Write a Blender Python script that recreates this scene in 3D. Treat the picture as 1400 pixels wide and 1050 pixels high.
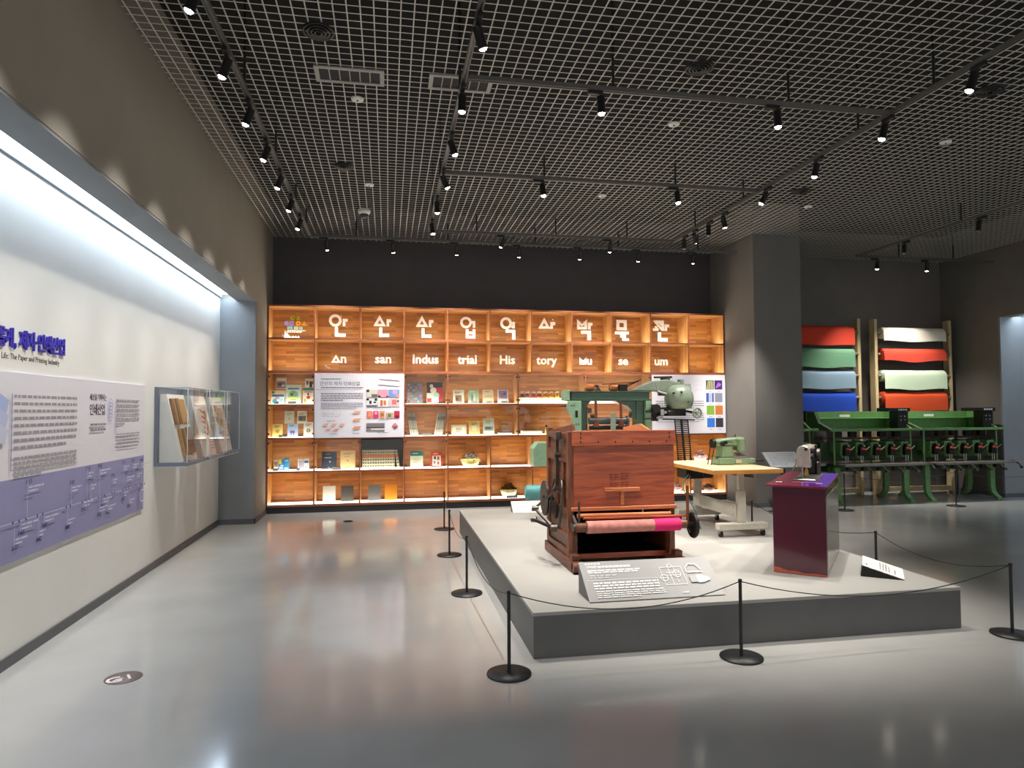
import bpy, bmesh, math, random
from mathutils import Matrix, Vector, Euler

for _o in list(bpy.data.objects):
    bpy.data.objects.remove(_o)
SC = bpy.context.scene
COL = SC.collection
random.seed(7)

# ------------------------------------------------------------------ camera, world, exposure
YAW, PITCH, ROLL, EYE = 0.181722, 0.0374035, -0.00508435, 1.55
_f = Vector((math.sin(YAW) * math.cos(PITCH), math.cos(YAW) * math.cos(PITCH), math.sin(PITCH)))
_r = Vector((math.cos(YAW), -math.sin(YAW), 0))
_u = _r.cross(_f)
_r2 = _r * math.cos(ROLL) + _u * math.sin(ROLL)
_u2 = -_r * math.sin(ROLL) + _u * math.cos(ROLL)
_cd = bpy.data.cameras.new('camera')
_cd.sensor_width = 36
_cd.lens = 922.88 / 1400 * 36
_cd.clip_start = 0.02
CAM = bpy.data.objects.new('camera', _cd)
CAM.matrix_world = Matrix(((_r2.x, _u2.x, -_f.x, 0), (_r2.y, _u2.y, -_f.y, 0), (_r2.z, _u2.z, -_f.z, EYE), (0, 0, 0, 1)))
COL.objects.link(CAM)
SC.camera = CAM

W = bpy.data.worlds.new('world')
SC.world = W
W.use_nodes = True
W.node_tree.nodes['Background'].inputs[0].default_value = (1.0, 0.97, 0.93, 1)
W.node_tree.nodes['Background'].inputs[1].default_value = 0.75      # the rest of the lit hall behind the camera
SC.view_settings.view_transform = 'Standard'
SC.view_settings.look = 'None'
SC.view_settings.exposure = 0.7
SC.view_settings.gamma = 1.0
SC.view_settings.use_curve_mapping = False
SC.cycles.use_denoising = True
SC.cycles.max_bounces = 8
SC.cycles.diffuse_bounces = 4
SC.cycles.glossy_bounces = 4
SC.cycles.transmission_bounces = 4
SC.cycles.transparent_max_bounces = 16
SC.cycles.caustics_reflective = False
SC.cycles.caustics_refractive = False
SC.cycles.sample_clamp_indirect = 6.0

SPOT_W = 420.0        # one track spotlight
STRIP_E = 9.5         # light trough over the wall recess
CELL_E = 4.2          # light panel in every bookcase cell

# ------------------------------------------------------------------ materials
MATS = {}
def lin(c):
    out = []
    for x in c[:3]:
        x = x / 255.0
        out.append(x / 12.92 if x <= 0.04045 else ((x + 0.055) / 1.055) ** 2.4)
    return (*out, 1.0)

def mat(name, rgb=(128, 128, 128), rough=0.5, metal=0.0, var=0.06, scale=12.0, bump=0.0, bscale=60.0, spec=0.5, coat=0.0, stretch=(1, 1, 1)):
    if name in MATS:
        return MATS[name]
    m = bpy.data.materials.new(name)
    m.use_nodes = True
    nt = m.node_tree; N = nt.nodes; L = nt.links
    b = N['Principled BSDF']
    b.inputs['Roughness'].default_value = rough
    b.inputs['Metallic'].default_value = metal
    b.inputs['Specular IOR Level'].default_value = spec
    if coat:
        b.inputs['Coat Weight'].default_value = coat
        b.inputs['Coat Roughness'].default_value = 0.06
    tc = N.new('ShaderNodeTexCoord')
    mp = N.new('ShaderNodeMapping'); mp.inputs['Scale'].default_value = stretch
    L.new(tc.outputs['Object'], mp.inputs['Vector'])
    c = lin(rgb)
    nz = N.new('ShaderNodeTexNoise'); nz.inputs['Scale'].default_value = scale; nz.inputs['Detail'].default_value = 3
    L.new(mp.outputs[0], nz.inputs['Vector'])
    rp = N.new('ShaderNodeValToRGB')
    rp.color_ramp.elements[0].position = 0.3; rp.color_ramp.elements[1].position = 0.7
    rp.color_ramp.elements[0].color = tuple(max(0, x * (1 - var)) for x in c[:3]) + (1,)
    rp.color_ramp.elements[1].color = tuple(min(1, x * (1 + var)) for x in c[:3]) + (1,)
    L.new(nz.outputs['Fac'], rp.inputs[0])
    L.new(rp.outputs[0], b.inputs['Base Color'])
    if bump:
        n2 = N.new('ShaderNodeTexNoise'); n2.inputs['Scale'].default_value = bscale; n2.inputs['Detail'].default_value = 4
        L.new(mp.outputs[0], n2.inputs['Vector'])
        bp = N.new('ShaderNodeBump'); bp.inputs['Strength'].default_value = bump; bp.inputs['Distance'].default_value = 0.004
        L.new(n2.outputs['Fac'], bp.inputs['Height']); L.new(bp.outputs[0], b.inputs['Normal'])
    MATS[name] = m
    return m

def wood(name, a, b_, axis='x', fine=30.0, rough=0.45, coat=0.0, cont=0.5):
    """grain running along one axis"""
    if name in MATS:
        return MATS[name]
    m = bpy.data.materials.new(name); m.use_nodes = True
    nt = m.node_tree; N = nt.nodes; L = nt.links
    b = N['Principled BSDF']; b.inputs['Roughness'].default_value = rough
    b.inputs['Coat Weight'].default_value = coat
    tc = N.new('ShaderNodeTexCoord'); mp = N.new('ShaderNodeMapping')
    s = {'x': (0.08, 1, 1), 'y': (1, 0.08, 1), 'z': (1, 1, 0.08)}[axis]
    mp.inputs['Scale'].default_value = tuple(k * fine for k in s)
    L.new(tc.outputs['Object'], mp.inputs['Vector'])
    nz = N.new('ShaderNodeTexNoise'); nz.inputs['Scale'].default_value = 1.0; nz.inputs['Detail'].default_value = 6; nz.inputs['Distortion'].default_value = 1.2
    L.new(mp.outputs[0], nz.inputs['Vector'])
    rp = N.new('ShaderNodeValToRGB')
    rp.color_ramp.elements[0].position = 0.5 - cont / 2 * 0.6; rp.color_ramp.elements[1].position = 0.5 + cont / 2 * 0.6
    rp.color_ramp.elements[0].color = lin(a); rp.color_ramp.elements[1].color = lin(b_)
    L.new(nz.outputs['Fac'], rp.inputs[0]); L.new(rp.outputs[0], b.inputs['Base Color'])
    bp = N.new('ShaderNodeBump'); bp.inputs['Strength'].default_value = 0.25; bp.inputs['Distance'].default_value = 0.002
    L.new(nz.outputs['Fac'], bp.inputs['Height']); L.new(bp.outputs[0], b.inputs['Normal'])
    MATS[name] = m
    return m

def strips(name, plane, a, b_, rough=0.4):
    """edge-glued wood strips: plane 'xz' lays them level, 'zy' stands them upright"""
    m = bpy.data.materials.new(name); m.use_nodes = True
    nt = m.node_tree; N = nt.nodes; L = nt.links
    b = N['Principled BSDF']; b.inputs['Roughness'].default_value = rough
    tc = N.new('ShaderNodeTexCoord'); sp = N.new('ShaderNodeSeparateXYZ'); cb = N.new('ShaderNodeCombineXYZ')
    L.new(tc.outputs['Object'], sp.inputs[0])
    pa, pb = {'xz': ('X', 'Z'), 'zy': ('Z', 'Y'), 'xy': ('X', 'Y')}[plane]
    L.new(sp.outputs[pa], cb.inputs[0]); L.new(sp.outputs[pb], cb.inputs[1])
    br = N.new('ShaderNodeTexBrick')
    br.inputs['Scale'].default_value = 1.0
    br.inputs['Brick Width'].default_value = 0.34; br.inputs['Row Height'].default_value = 0.036
    br.inputs['Mortar Size'].default_value = 0.0006
    br.offset = 0.37; br.offset_frequency = 2
    br.inputs['Color1'].default_value = lin(a); br.inputs['Color2'].default_value = lin(b_)
    br.inputs['Mortar'].default_value = lin([0.6 * v for v in a])
    L.new(cb.outputs[0], br.inputs['Vector'])
    mp = N.new('ShaderNodeMapping'); mp.inputs['Scale'].default_value = (6, 70, 1)
    L.new(cb.outputs[0], mp.inputs['Vector'])
    nz = N.new('ShaderNodeTexNoise'); nz.inputs['Scale'].default_value = 1; nz.inputs['Detail'].default_value = 4
    L.new(mp.outputs[0], nz.inputs['Vector'])
    mx = N.new('ShaderNodeMix'); mx.data_type = 'RGBA'; mx.blend_type = 'OVERLAY'; mx.inputs['Factor'].default_value = 0.45
    L.new(br.outputs['Color'], mx.inputs['A']); L.new(nz.outputs['Color'], mx.inputs['B'])
    hs = N.new('ShaderNodeHueSaturation'); hs.inputs['Saturation'].default_value = 1.05
    L.new(mx.outputs['Result'], hs.inputs['Color'])
    L.new(hs.outputs[0], b.inputs['Base Color'])
    MATS[name] = m
    return m

def emit(name, rgb, s):
    if name in MATS:
        return MATS[name]
    m = bpy.data.materials.new(name); m.use_nodes = True
    nt = m.node_tree
    nt.nodes.remove(nt.nodes['Principled BSDF'])
    e = nt.nodes.new('ShaderNodeEmission'); e.inputs[0].default_value = lin(rgb); e.inputs[1].default_value = s
    nt.links.new(e.outputs[0], nt.nodes['Material Output'].inputs[0])
    MATS[name] = m
    return m

def clear(name, tint=(1, 1, 1), refl=1.0):
    """thin clear sheet: see-through with a mirror-like sheen by angle"""
    m = bpy.data.materials.new(name); m.use_nodes = True
    nt = m.node_tree; N = nt.nodes; L = nt.links
    N.remove(N['Principled BSDF'])
    t = N.new('ShaderNodeBsdfTransparent'); t.inputs[0].default_value = (*tint, 1)
    g = N.new('ShaderNodeBsdfGlossy'); g.inputs['Roughness'].default_value = 0.02
    fr = N.new('ShaderNodeFresnel'); fr.inputs[0].default_value = 1.45
    ml = N.new('ShaderNodeMath'); ml.operation = 'MULTIPLY'; ml.inputs[1].default_value = refl
    L.new(fr.outputs[0], ml.inputs[0])
    mx = N.new('ShaderNodeMixShader'); L.new(ml.outputs[0], mx.inputs[0])
    L.new(t.outputs[0], mx.inputs[1]); L.new(g.outputs[0], mx.inputs[2])
    L.new(mx.outputs[0], N['Material Output'].inputs[0])
    MATS[name] = m
    return m

def flat(rgb, rough=0.6):
    return mat('print_%02x%02x%02x' % tuple(int(v) for v in rgb[:3]), rgb, rough, var=0.02)

# ------------------------------------------------------------------ mesh helpers (world coordinates)
ORG = {}
class MB:
    def __init__(s, M=None):
        s.v = []; s.f = []; s.mi = []; s.sm = []; s.M = M; s.m = 0
    def add(s, vs, fs, smooth=False):
        o = len(s.v)
        for p in vs:
            p = Vector(p)
            s.v.append(s.M @ p if s.M is not None else p)
        for k in fs:
            s.f.append([o + i for i in k]); s.mi.append(s.m); s.sm.append(smooth)
        return s
    def box(s, x0, x1, y0, y1, z0, z1):
        x0, x1 = min(x0, x1), max(x0, x1); y0, y1 = min(y0, y1), max(y0, y1); z0, z1 = min(z0, z1), max(z0, z1)
        return s.add([(x0, y0, z0), (x1, y0, z0), (x1, y1, z0), (x0, y1, z0), (x0, y0, z1), (x1, y0, z1), (x1, y1, z1), (x0, y1, z1)],
                     [(0, 3, 2, 1), (4, 5, 6, 7), (0, 1, 5, 4), (1, 2, 6, 5), (2, 3, 7, 6), (3, 0, 4, 7)])
    def beam(s, p0, p1, w, h, up=(0, 0, 1)):
        p0, p1 = Vector(p0), Vector(p1); d = (p1 - p0).normalized()
        side = d.cross(Vector(up))
        if side.length < 1e-4: side = d.cross(Vector((1, 0, 0)))
        side.normalize(); top = side.cross(d)
        c = [(-1, -1), (1, -1), (1, 1), (-1, 1)]
        vs = [p0 + side * a * w / 2 + top * b * h / 2 for a, b in c] + [p1 + side * a * w / 2 + top * b * h / 2 for a, b in c]
        return s.add(vs, [(3, 2, 1, 0), (4, 5, 6, 7), (0, 1, 5, 4), (1, 2, 6, 5), (2, 3, 7, 6), (3, 0, 4, 7)])
    def cyl(s, p0, p1, r, r1=None, n=14, caps=True):
        p0, p1 = Vector(p0), Vector(p1); r1 = r if r1 is None else r1
        d = (p1 - p0).normalized(); a = d.orthogonal().normalized(); b = d.cross(a)
        vs = []
        for q, rr in ((p0, r), (p1, r1)):
            for i in range(n):
                t = 2 * math.pi * i / n
                vs.append(q + (a * math.cos(t) + b * math.sin(t)) * rr)
        s.add(vs, [(i, (i + 1) % n, n + (i + 1) % n, n + i) for i in range(n)], True)
        if caps:
            s.add(vs[:n], [tuple(reversed(range(n)))]); s.add(vs[n:], [tuple(range(n))])
        return s
    def tube(s, pts, r, n=8, closed=False):
        pts = [Vector(p) for p in pts]; k = len(pts); vs = []
        a = None
        for i, p in enumerate(pts):
            if closed: d = pts[(i + 1) % k] - pts[i - 1]
            else: d = pts[min(i + 1, k - 1)] - pts[max(i - 1, 0)]
            d.normalize()
            a = d.orthogonal() if a is None else a - d * a.dot(d)
            a.normalize(); b = d.cross(a)
            for j in range(n):
                t = 2 * math.pi * j / n
                vs.append(p + (a * math.cos(t) + b * math.sin(t)) * r)
        fs = []
        for i in range(k if closed else k - 1):
            for j in range(n):
                i2 = (i + 1) % k
                fs.append((i * n + j, i * n + (j + 1) % n, i2 * n + (j + 1) % n, i2 * n + j))
        s.add(vs, fs, True)
        if not closed:
            s.add(vs[:n], [tuple(reversed(range(n)))]); s.add(vs[-n:], [tuple(range(n))])
        return s
    def torus(s, c, axis, R, r, n=24, k=8):
        ax = Vector(axis).normalized(); a = ax.orthogonal().normalized(); b = ax.cross(a); c = Vector(c)
        return s.tube([c + (a * math.cos(2 * math.pi * i / n) + b * math.sin(2 * math.pi * i / n)) * R for i in range(n)], r, k, True)
    def prism(s, pts, axis, a, b):
        mk = {'x': lambda p, t: (t, p[0], p[1]), 'y': lambda p, t: (p[0], t, p[1]), 'z': lambda p, t: (p[0], p[1], t)}[axis]
        n = len(pts)
        vs = [mk(p, a) for p in pts] + [mk(p, b) for p in pts]
        return s.add(vs, [tuple(range(n)), tuple(reversed(range(n, 2 * n)))] + [((i + 1) % n, i, n + i, n + (i + 1) % n) for i in range(n)])
    def lathe(s, prof, c, n=20, axis=(0, 0, 1)):
        ax = Vector(axis).normalized(); a = ax.orthogonal().normalized(); b = ax.cross(a); c = Vector(c); vs = []
        for r, h in prof:
            for i in range(n):
                t = 2 * math.pi * i / n
                vs.append(c + ax * h + (a * math.cos(t) + b * math.sin(t)) * max(r, 1e-4))
        fs = []
        for j in range(len(prof) - 1):
            for i in range(n):
                fs.append((j * n + i, j * n + (i + 1) % n, (j + 1) * n + (i + 1) % n, (j + 1) * n + i))
        return s.add(vs, fs, True)
    def ellip(s, c, rad, n=16, k=10):
        vs = []; fs = []
        for j in range(k + 1):
            ph = math.pi * j / k
            for i in range(n):
                t = 2 * math.pi * i / n
                vs.append((c[0] + rad[0] * max(math.sin(ph), 1e-3) * math.cos(t), c[1] + rad[1] * max(math.sin(ph), 1e-3) * math.sin(t), c[2] + rad[2] * math.cos(ph)))
        for j in range(k):
            for i in range(n):
                fs.append((j * n + i, (j + 1) * n + i, (j + 1) * n + (i + 1) % n, j * n + (i + 1) % n))
        return s.add(vs, fs, True)
    def build(s, name, mats, parent=None, bevel=0.0, loc=None, label=None, cat=None, group=None, kind=None):
        if not isinstance(mats, (list, tuple)): mats = [mats]
        org = ORG[parent] if parent is not None else Vector(loc if loc is not None else (0, 0, 0))
        me = bpy.data.meshes.new(name)
        me.from_pydata([p - org for p in s.v], [], s.f)
        for m in mats: me.materials.append(m)
        me.polygons.foreach_set('material_index', s.mi)
        me.polygons.foreach_set('use_smooth', s.sm)
        bm = bmesh.new(); bm.from_mesh(me)
        bmesh.ops.recalc_face_normals(bm, faces=bm.faces[:])
        if bevel:
            ed = [e for e in bm.edges if len(e.link_faces) == 2 and e.calc_face_angle(0) > 0.7 and e.calc_length() > bevel * 2.2]
            if ed: bmesh.ops.bevel(bm, geom=ed, offset=bevel, segments=1, affect='EDGES', clamp_overlap=True)
        bm.to_mesh(me); bm.free()
        o = bpy.data.objects.new(name, me); COL.objects.link(o)
        if parent is not None: o.parent = parent
        else: o.location = org
        ORG[o] = org
        tag(o, label, cat, group, kind)
        return o

def tag(o, label=None, cat=None, group=None, kind=None):
    if label: o['label'] = label
    if cat: o['category'] = cat
    if group: o['group'] = group
    if kind: o['kind'] = kind
    return o

def thing(name, label, cat, loc, group=None):
    o = bpy.data.objects.new(name, None); COL.objects.link(o)
    o.empty_display_size = 0.1
    o.location = loc; ORG[o] = Vector(loc)
    return tag(o, label, cat, group)

def part(name, m, parent, fn, bevel=0.0, label=None, M=None, kind=None):
    b = MB(M); fn(b)
    return b.build(name, m, parent, bevel, label=label, kind=kind)

def text(name, body, size, m, M, parent, depth=0.002, weight=0.0, align='CENTER', space=1.0, xs=1.0, res=2, kind=None):
    """lettering as a mesh; M places the text plane (x right, y up, z out)"""
    c = bpy.data.curves.new('lettering', 'FONT')
    c.body = body; c.size = size; c.extrude = depth; c.offset = weight; c.align_x = align
    c.space_character = space; c.resolution_u = res
    o = bpy.data.objects.new('lettering', c)
    src = o.to_mesh()
    vs = [v.co.copy() for v in src.vertices]; fs = [tuple(p.vertices) for p in src.polygons]
    o.to_mesh_clear(); bpy.data.objects.remove(o); bpy.data.curves.remove(c)
    me = bpy.data.meshes.new(name)
    org = ORG[parent] if parent is not None else Vector((0, 0, 0))
    me.from_pydata([(M @ Vector((v.x * xs, v.y, v.z))) - org for v in vs], [], fs)
    me.materials.append(m)
    ob = bpy.data.objects.new(name, me); COL.objects.link(ob)
    if parent is not None: ob.parent = parent
    ORG[ob] = org
    if kind: ob['kind'] = kind
    return ob

def plane_xz(x, y, z):        # faces the camera side (-Y)
    return Matrix(((1, 0, 0, x), (0, 0, -1, y), (0, 1, 0, z), (0, 0, 0, 1)))
def plane_wall_left(x, y, z): # faces +X, reads along +Y
    return Matrix(((0, 0, 1, x), (1, 0, 0, y), (0, 1, 0, z), (0, 0, 0, 1)))

class Print:
    """flat print on a sheet: coloured patches a millimetre proud of it, one mesh with one material a colour"""
    def __init__(s, M): s.M = M; s.q = []
    def rect(s, u0, v0, u1, v1, rgb): s.q.append(([(u0, v0), (u1, v0), (u1, v1), (u0, v1)], tuple(rgb))); return s
    def poly(s, pts, rgb): s.q.append((pts, tuple(rgb))); return s
    def ring(s, c, r0, r1, rgb, n=20):
        for i in range(n):
            a, b = 2 * math.pi * i / n, 2 * math.pi * (i + 1) / n
            s.q.append(([(c[0] + r0 * math.cos(a), c[1] + r0 * math.sin(a)), (c[0] + r1 * math.cos(a), c[1] + r1 * math.sin(a)),
                         (c[0] + r1 * math.cos(b), c[1] + r1 * math.sin(b)), (c[0] + r0 * math.cos(b), c[1] + r0 * math.sin(b))], tuple(rgb)))
        return s
    def lines(s, u0, u1, v, h, step, n, rgb, last=0.6, word=(0.02, 0.06), gap=0.008):
        for i in range(n):
            x = u0; end = u1 if i < n - 1 else u0 + (u1 - u0) * last
            while x < end - 0.004:
                w = min(random.uniform(*word), end - x)
                s.rect(x, v - i * step - h, x + w, v - i * step, rgb); x += w + gap
        return s
    def build(s, name, parent, lift=0.001):
        cols = []; b = MB(s.M)
        for i, (pts, rgb) in enumerate(s.q):
            if rgb not in cols: cols.append(rgb)
            b.m = cols.index(rgb)
            z = lift + 0.0004 * (i % 3) if len(s.q) < 60 else lift
            b.add([(p[0], p[1], lift + 0.00004 * i) for p in pts], [tuple(range(len(pts)))])
        return b.build(name, [flat(c) for c in cols], parent, kind='stuff')
# ------------------------------------------------------------------ common materials
M_floor = mat('grey_epoxy_floor', (174, 173, 170), 0.11, var=0.07, scale=1.4, bump=0.03, bscale=5.0, spec=0.6)
M_upper = mat('taupe_wall_paint', (136, 131, 122), 0.9, var=0.04, scale=3, bump=0.06, bscale=180)
M_recess = mat('white_wall_paint', (220, 220, 216), 0.85, var=0.03, scale=2, bump=0.05, bscale=160)
M_jamb = mat('grey_wall_paint', (128, 130, 133), 0.85, var=0.04, scale=3, bump=0.05, bscale=160)
M_dark = mat('charcoal_wall_paint', (76, 74, 77), 0.9, var=0.05, scale=4)
M_pier = mat('grey_pier_paint', (116, 113, 109), 0.9, var=0.04, scale=3, bump=0.05, bscale=150)
M_rear = mat('dark_grey_wall_paint', (112, 107, 102), 0.9, var=0.05, scale=3, bump=0.05, bscale=150)
M_base = mat('dark_baseboard', (88, 90, 94), 0.5)
M_black = mat('black_metal', (26, 26, 28), 0.45, var=0.1)
M_ceil = mat('black_plenum', (7, 7, 7), 0.95)
M_grid = mat('grey_grid_bars', (196, 194, 188), 0.55, var=0.05)
M_track = mat('track_metal', (92, 90, 86), 0.45, var=0.06)
M_white = mat('white_plastic', (222, 222, 218), 0.45)
M_steel = mat('steel', (165, 165, 160), 0.28, 0.9, var=0.1, scale=40)
M_darksteel = mat('oiled_dark_steel', (84, 78, 72), 0.38, 0.75, var=0.25, scale=40)
M_iron = mat('worn_black_iron', (40, 38, 37), 0.42, 0.55, var=0.3, scale=50)
M_glass = clear('clear_glass', (0.97, 0.99, 0.98), 0.8)
M_acry = clear('clear_acrylic', (0.985, 0.99, 0.99), 0.35)
M_strip_h = strips('strip_wood_level', 'xz', (196, 138, 80), (152, 98, 54))
M_strip_v = strips('strip_wood_upright', 'zy', (206, 158, 104), (178, 126, 76))
M_edge = wood('red_brown_shelf_board', (128, 70, 46), (156, 90, 60), 'x', 40, 0.4)
M_cell = emit('shelf_light_panel', (255, 243, 224), CELL_E)
M_cool = emit('cool_white_light_strip', (214, 235, 255), STRIP_E)
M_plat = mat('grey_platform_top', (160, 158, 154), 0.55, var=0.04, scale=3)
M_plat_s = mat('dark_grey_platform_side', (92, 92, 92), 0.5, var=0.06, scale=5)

# ------------------------------------------------------------------ the room
XL, XR_, YB, ZC = -1.8, 10.38, 11.15, 4.30      # left wall face, right wall face, back wall, ceiling grid
YN = -5.0                                        # the hall goes on behind the camera
ZT = 4.8
def struct(name, m, fn, label=None, bevel=0.0):
    b = MB(); fn(b); o = b.build(name, m, None, bevel, kind='structure')
    if label: o['label'] = label
    return o
struct('floor', M_floor, lambda b: b.box(-2.9, 12.0, YN, 11.5, -0.12, 0.0), 'polished grey epoxy floor')
ceil = struct('ceiling', M_ceil, lambda b: b.box(-2.9, 12.0, YN, 11.5, ZT, ZT + 0.1), 'black void above an open grid ceiling')
def _grid(b):
    p = 0.092; w = 0.0045; h = 0.004
    x = -1.757
    while x < XR_ - 0.02:
        b.box(x - w, x + w, YN, YB - 0.01, ZC, ZC + h); x += p
    y = YN + 0.05
    while y < YB - 0.02:
        b.box(XL + 0.01, XR_ - 0.01, y - w * 0.75, y + w * 0.75, ZC + 0.001, ZC + h); y += p
part('grid_bar', M_grid, ceil, _grid, label='thin grey bars of the open square grid', kind='stuff')

struct('wall_left', [M_upper], lambda b: (b.box(-2.05, XL, YN, 9.84, 3.08, ZT), b.box(-2.7, XL, 9.84, YB + .15, 0, ZT), b.box(-2.7, -2.05, YN, 9.84, 3.24, ZT)), 'taupe upper wall over the bright recess')
struct('wall_recess', M_recess, lambda b: b.box(-2.7, -2.27, YN, 9.84, 0, 3.24), 'white back wall of the recess on the left')
# a grey lining on the end of the recess
struct('trim_1', M_jamb, lambda b: b.box(-2.27, XL - 0.004, 9.80, 9.84, 0, 3.08), 'grey end jamb of the left recess')
struct('trim_2', M_jamb, lambda b: b.box(-2.05, XL - 0.004, YN, 9.80, 3.06, 3.08), 'grey soffit over the left recess')
t = struct('trim_3', M_jamb, lambda b: (b.box(-2.065, -2.05, YN, 9.80, 3.08, 3.16), b.box(-2.268, -2.245, YN, 9.80, 3.10, 3.16)), 'light trough above the white recess wall')
part('light_strip', M_cool, t, lambda b: b.box(-2.245, -2.066, YN, 9.79, 3.15, 3.165), label='glowing cool white strip')
struct('baseboard_left', M_base, lambda b: (b.box(-2.27, -2.258, YN, 9.80, 0, 0.07), b.box(-2.27, XL + .012, 9.788, 9.80, 0, 0.07), b.box(XL, XL + 0.012, 9.788, 10.655, 0, 0.07)))
struct('wall_back', M_dark, lambda b: b.box(-2.7, 5.66, YB, YB + .15, 0, ZT), 'charcoal wall above the bookcase')
struct('wall_pier', M_pier, lambda b: b.box(5.66, 6.48, 9.71, YB + .15, 0, ZT), 'grey square pier right of the bookcase')
struct('baseboard_pier', M_base, lambda b: (b.box(5.648, 6.492, 9.698, 9.71, 0, 0.07), b.box(5.648, 5.66, 9.71, 10.64, 0, 0.07), b.box(6.48, 6.492, 9.71, YB, 0, .07)))
struct('wall_back_right', M_rear, lambda b: b.box(6.48, 11.2, YB, YB + .15, 0, ZT), 'dark grey wall behind the fabric racks')
struct('wall_right', M_rear, lambda b: (b.box(XR_, 11.3, 9.93, YB, 0, ZT), b.box(XR_, 10.62, YN, 9.93, 3.1, ZT), b.box(10.62, 11.3, YN, 9.93, 3.26, ZT)), 'dark right wall with a lit recess')
struct('wall_recess_right', M_recess, lambda b: b.box(10.88, 11.3, YN, 9.90, 0, 3.26), 'white back wall of the recess on the right')
struct('trim_4', M_jamb, lambda b: b.box(XR_ + .004, 10.88, 9.89, 9.93, 0, 3.1), 'grey end jamb of the right recess')
t = struct('trim_5', M_jamb, lambda b: (b.box(10.62, 10.635, YN, 9.89, 3.1, 3.18), b.box(10.855, 10.878, YN, 9.89, 3.12, 3.18)), 'light trough above the right recess')
part('light_strip', M_cool, t, lambda b: b.box(10.635, 10.855, YN, 9.88, 3.17, 3.185))
struct('baseboard_right', M_base, lambda b: (b.box(XR_ - .012, XR_, 9.89, YB, 0, .07), b.box(XR_ - .012, 10.868, 9.878, 9.89, 0, .07), b.box(10.868, 10.88, YN, 9.89, 0, .07)))
struct('baseboard_back', M_base, lambda b: b.box(6.492, XR_ - .012, YB - .012, YB, 0, .07))

# display platform
plat = thing('display_platform', 'low grey display platform carrying the machines', 'platform', (2.43, 6.35, 0))
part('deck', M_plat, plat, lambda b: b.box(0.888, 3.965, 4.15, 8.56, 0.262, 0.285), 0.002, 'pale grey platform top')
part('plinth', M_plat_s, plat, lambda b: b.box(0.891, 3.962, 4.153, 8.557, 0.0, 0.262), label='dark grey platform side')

# ------------------------------------------------------------------ bookcase
SX0, SW, SY, SH, SZB = -1.7845, 0.67828, 10.658, 0.50522, 0.114
def SX(c): return SX0 + c * SW if c < 11 else 5.646 + (c - 11) * SW
def SZ(r): return SZB + (6 - r) * SH
SD = 0.47
case = thing('bookcase', 'wall-wide lit wooden bookcase of open square cells', 'bookcase', (SX(5.5), SY + SD / 2, 0))
T = 0.011
def vboard(c, r0, r1):
    part('upright', [M_edge, M_strip_v], case, lambda b: (b.box(SX(c) - T, SX(c) + T, SY, SY + 0.004, SZ(r1), SZ(r0)), setattr(b, 'm', 1), b.box(SX(c) - T + .0005, SX(c) + T - .0005, SY + .004, SY + SD, SZ(r1), SZ(r0))))
def hboard(c0, c1, r, t):
    part('shelf_board', [M_edge, M_strip_v], case, lambda b: (b.box(SX(c0), SX(c1), SY - .001, SY + 0.004, SZ(r) - t, SZ(r) + t), setattr(b, 'm', 1), b.box(SX(c0), SX(c1), SY + .004, SY + SD, SZ(r) - .0135, SZ(r) + .0135)))
for c in range(12):
    vboard(c, 0, 2); vboard(c, 4, 6)
WIDE = [4 + 5 / 3, 4 + 10 / 3]
for c in [0, 1, 2, 3, 4, *WIDE, 9, 10, 11]:
    vboard(c, 2, 4)
for r, t in ((0, .012), (1, .014), (2, .02), (3, .014), (4, .016), (5, .014), (6, .018)):
    hboard(-.016, 11.014, r, t)
part('back_panel', M_strip_h, case, lambda b: b.box(SX(0), SX(11), SY + SD - .03, SY + SD, SZ(6), SZ(0)), label='strip-wood back panel')
part('plinth', M_black, case, lambda b: b.box(SX(0), SX(11) + .01, SY + .01, SY + SD, 0.0, SZ(6) - .016), label='black plinth under the cells')
def light(c0, c1, r, d=0.03):
    part('cell_floor', M_white, case, lambda b: b.box(SX(c0) + T + .004, SX(c1) - T - .004, SY + .2905, SY + SD - .035, SZ(r) + .0138, SZ(r) + .0165))
    part('light_panel', M_cell, case, lambda b: b.box(SX(c0) + T + .004, SX(c1) - T - .004, SY + .025, SY + .29, SZ(r) + .0138, SZ(r) + .0165), label='glowing white cell floor')
for r in (1, 2, 5, 6):
    for c in range(11): light(c, c + 1, r)
for r in (3, 4):
    for c0, c1 in ((0, 1), (3, 4), (4, WIDE[0]), (WIDE[0], WIDE[1]), (WIDE[1], 9)): light(c0, c1, r)
FL = .0168          # cell floor above the board line
# dark lining in the cell of the encyclopaedia set
part('dark_lining', mat('black_lining', (12, 11, 11), 0.9), case, lambda b: b.box(SX(2) + T + .002, SX(3) - T - .002, SY + SD - .045, SY + SD - .032, SZ(5) + .026, SZ(4) - .018))
def pane(c0, c1, r0, r1):
    g = part('glass_pane', M_glass, case, lambda b: b.box(SX(c0) + .014, SX(c1) - .014, SY + .012, SY + .018, SZ(r1) + .026, SZ(r0) - .03))
    for x in (SX(c0) + .02, SX(c1) - .02):
        for z in (SZ(r1) + .07, SZ(r0) - .07):
            part('glass_clip', M_iron, g, lambda b: b.box(x - .011, x + .011, SY + .006, SY + .0115, z - .011, z + .011))
for r in (2, 3):
    for c0, c1 in ((0, 1), (3, 4), (4, WIDE[0]), (WIDE[0], WIDE[1]), (WIDE[1], 9)): pane(c0, c1, r, r + 1)
for c in range(4): pane(c, c + 1, 4, 5)

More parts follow.
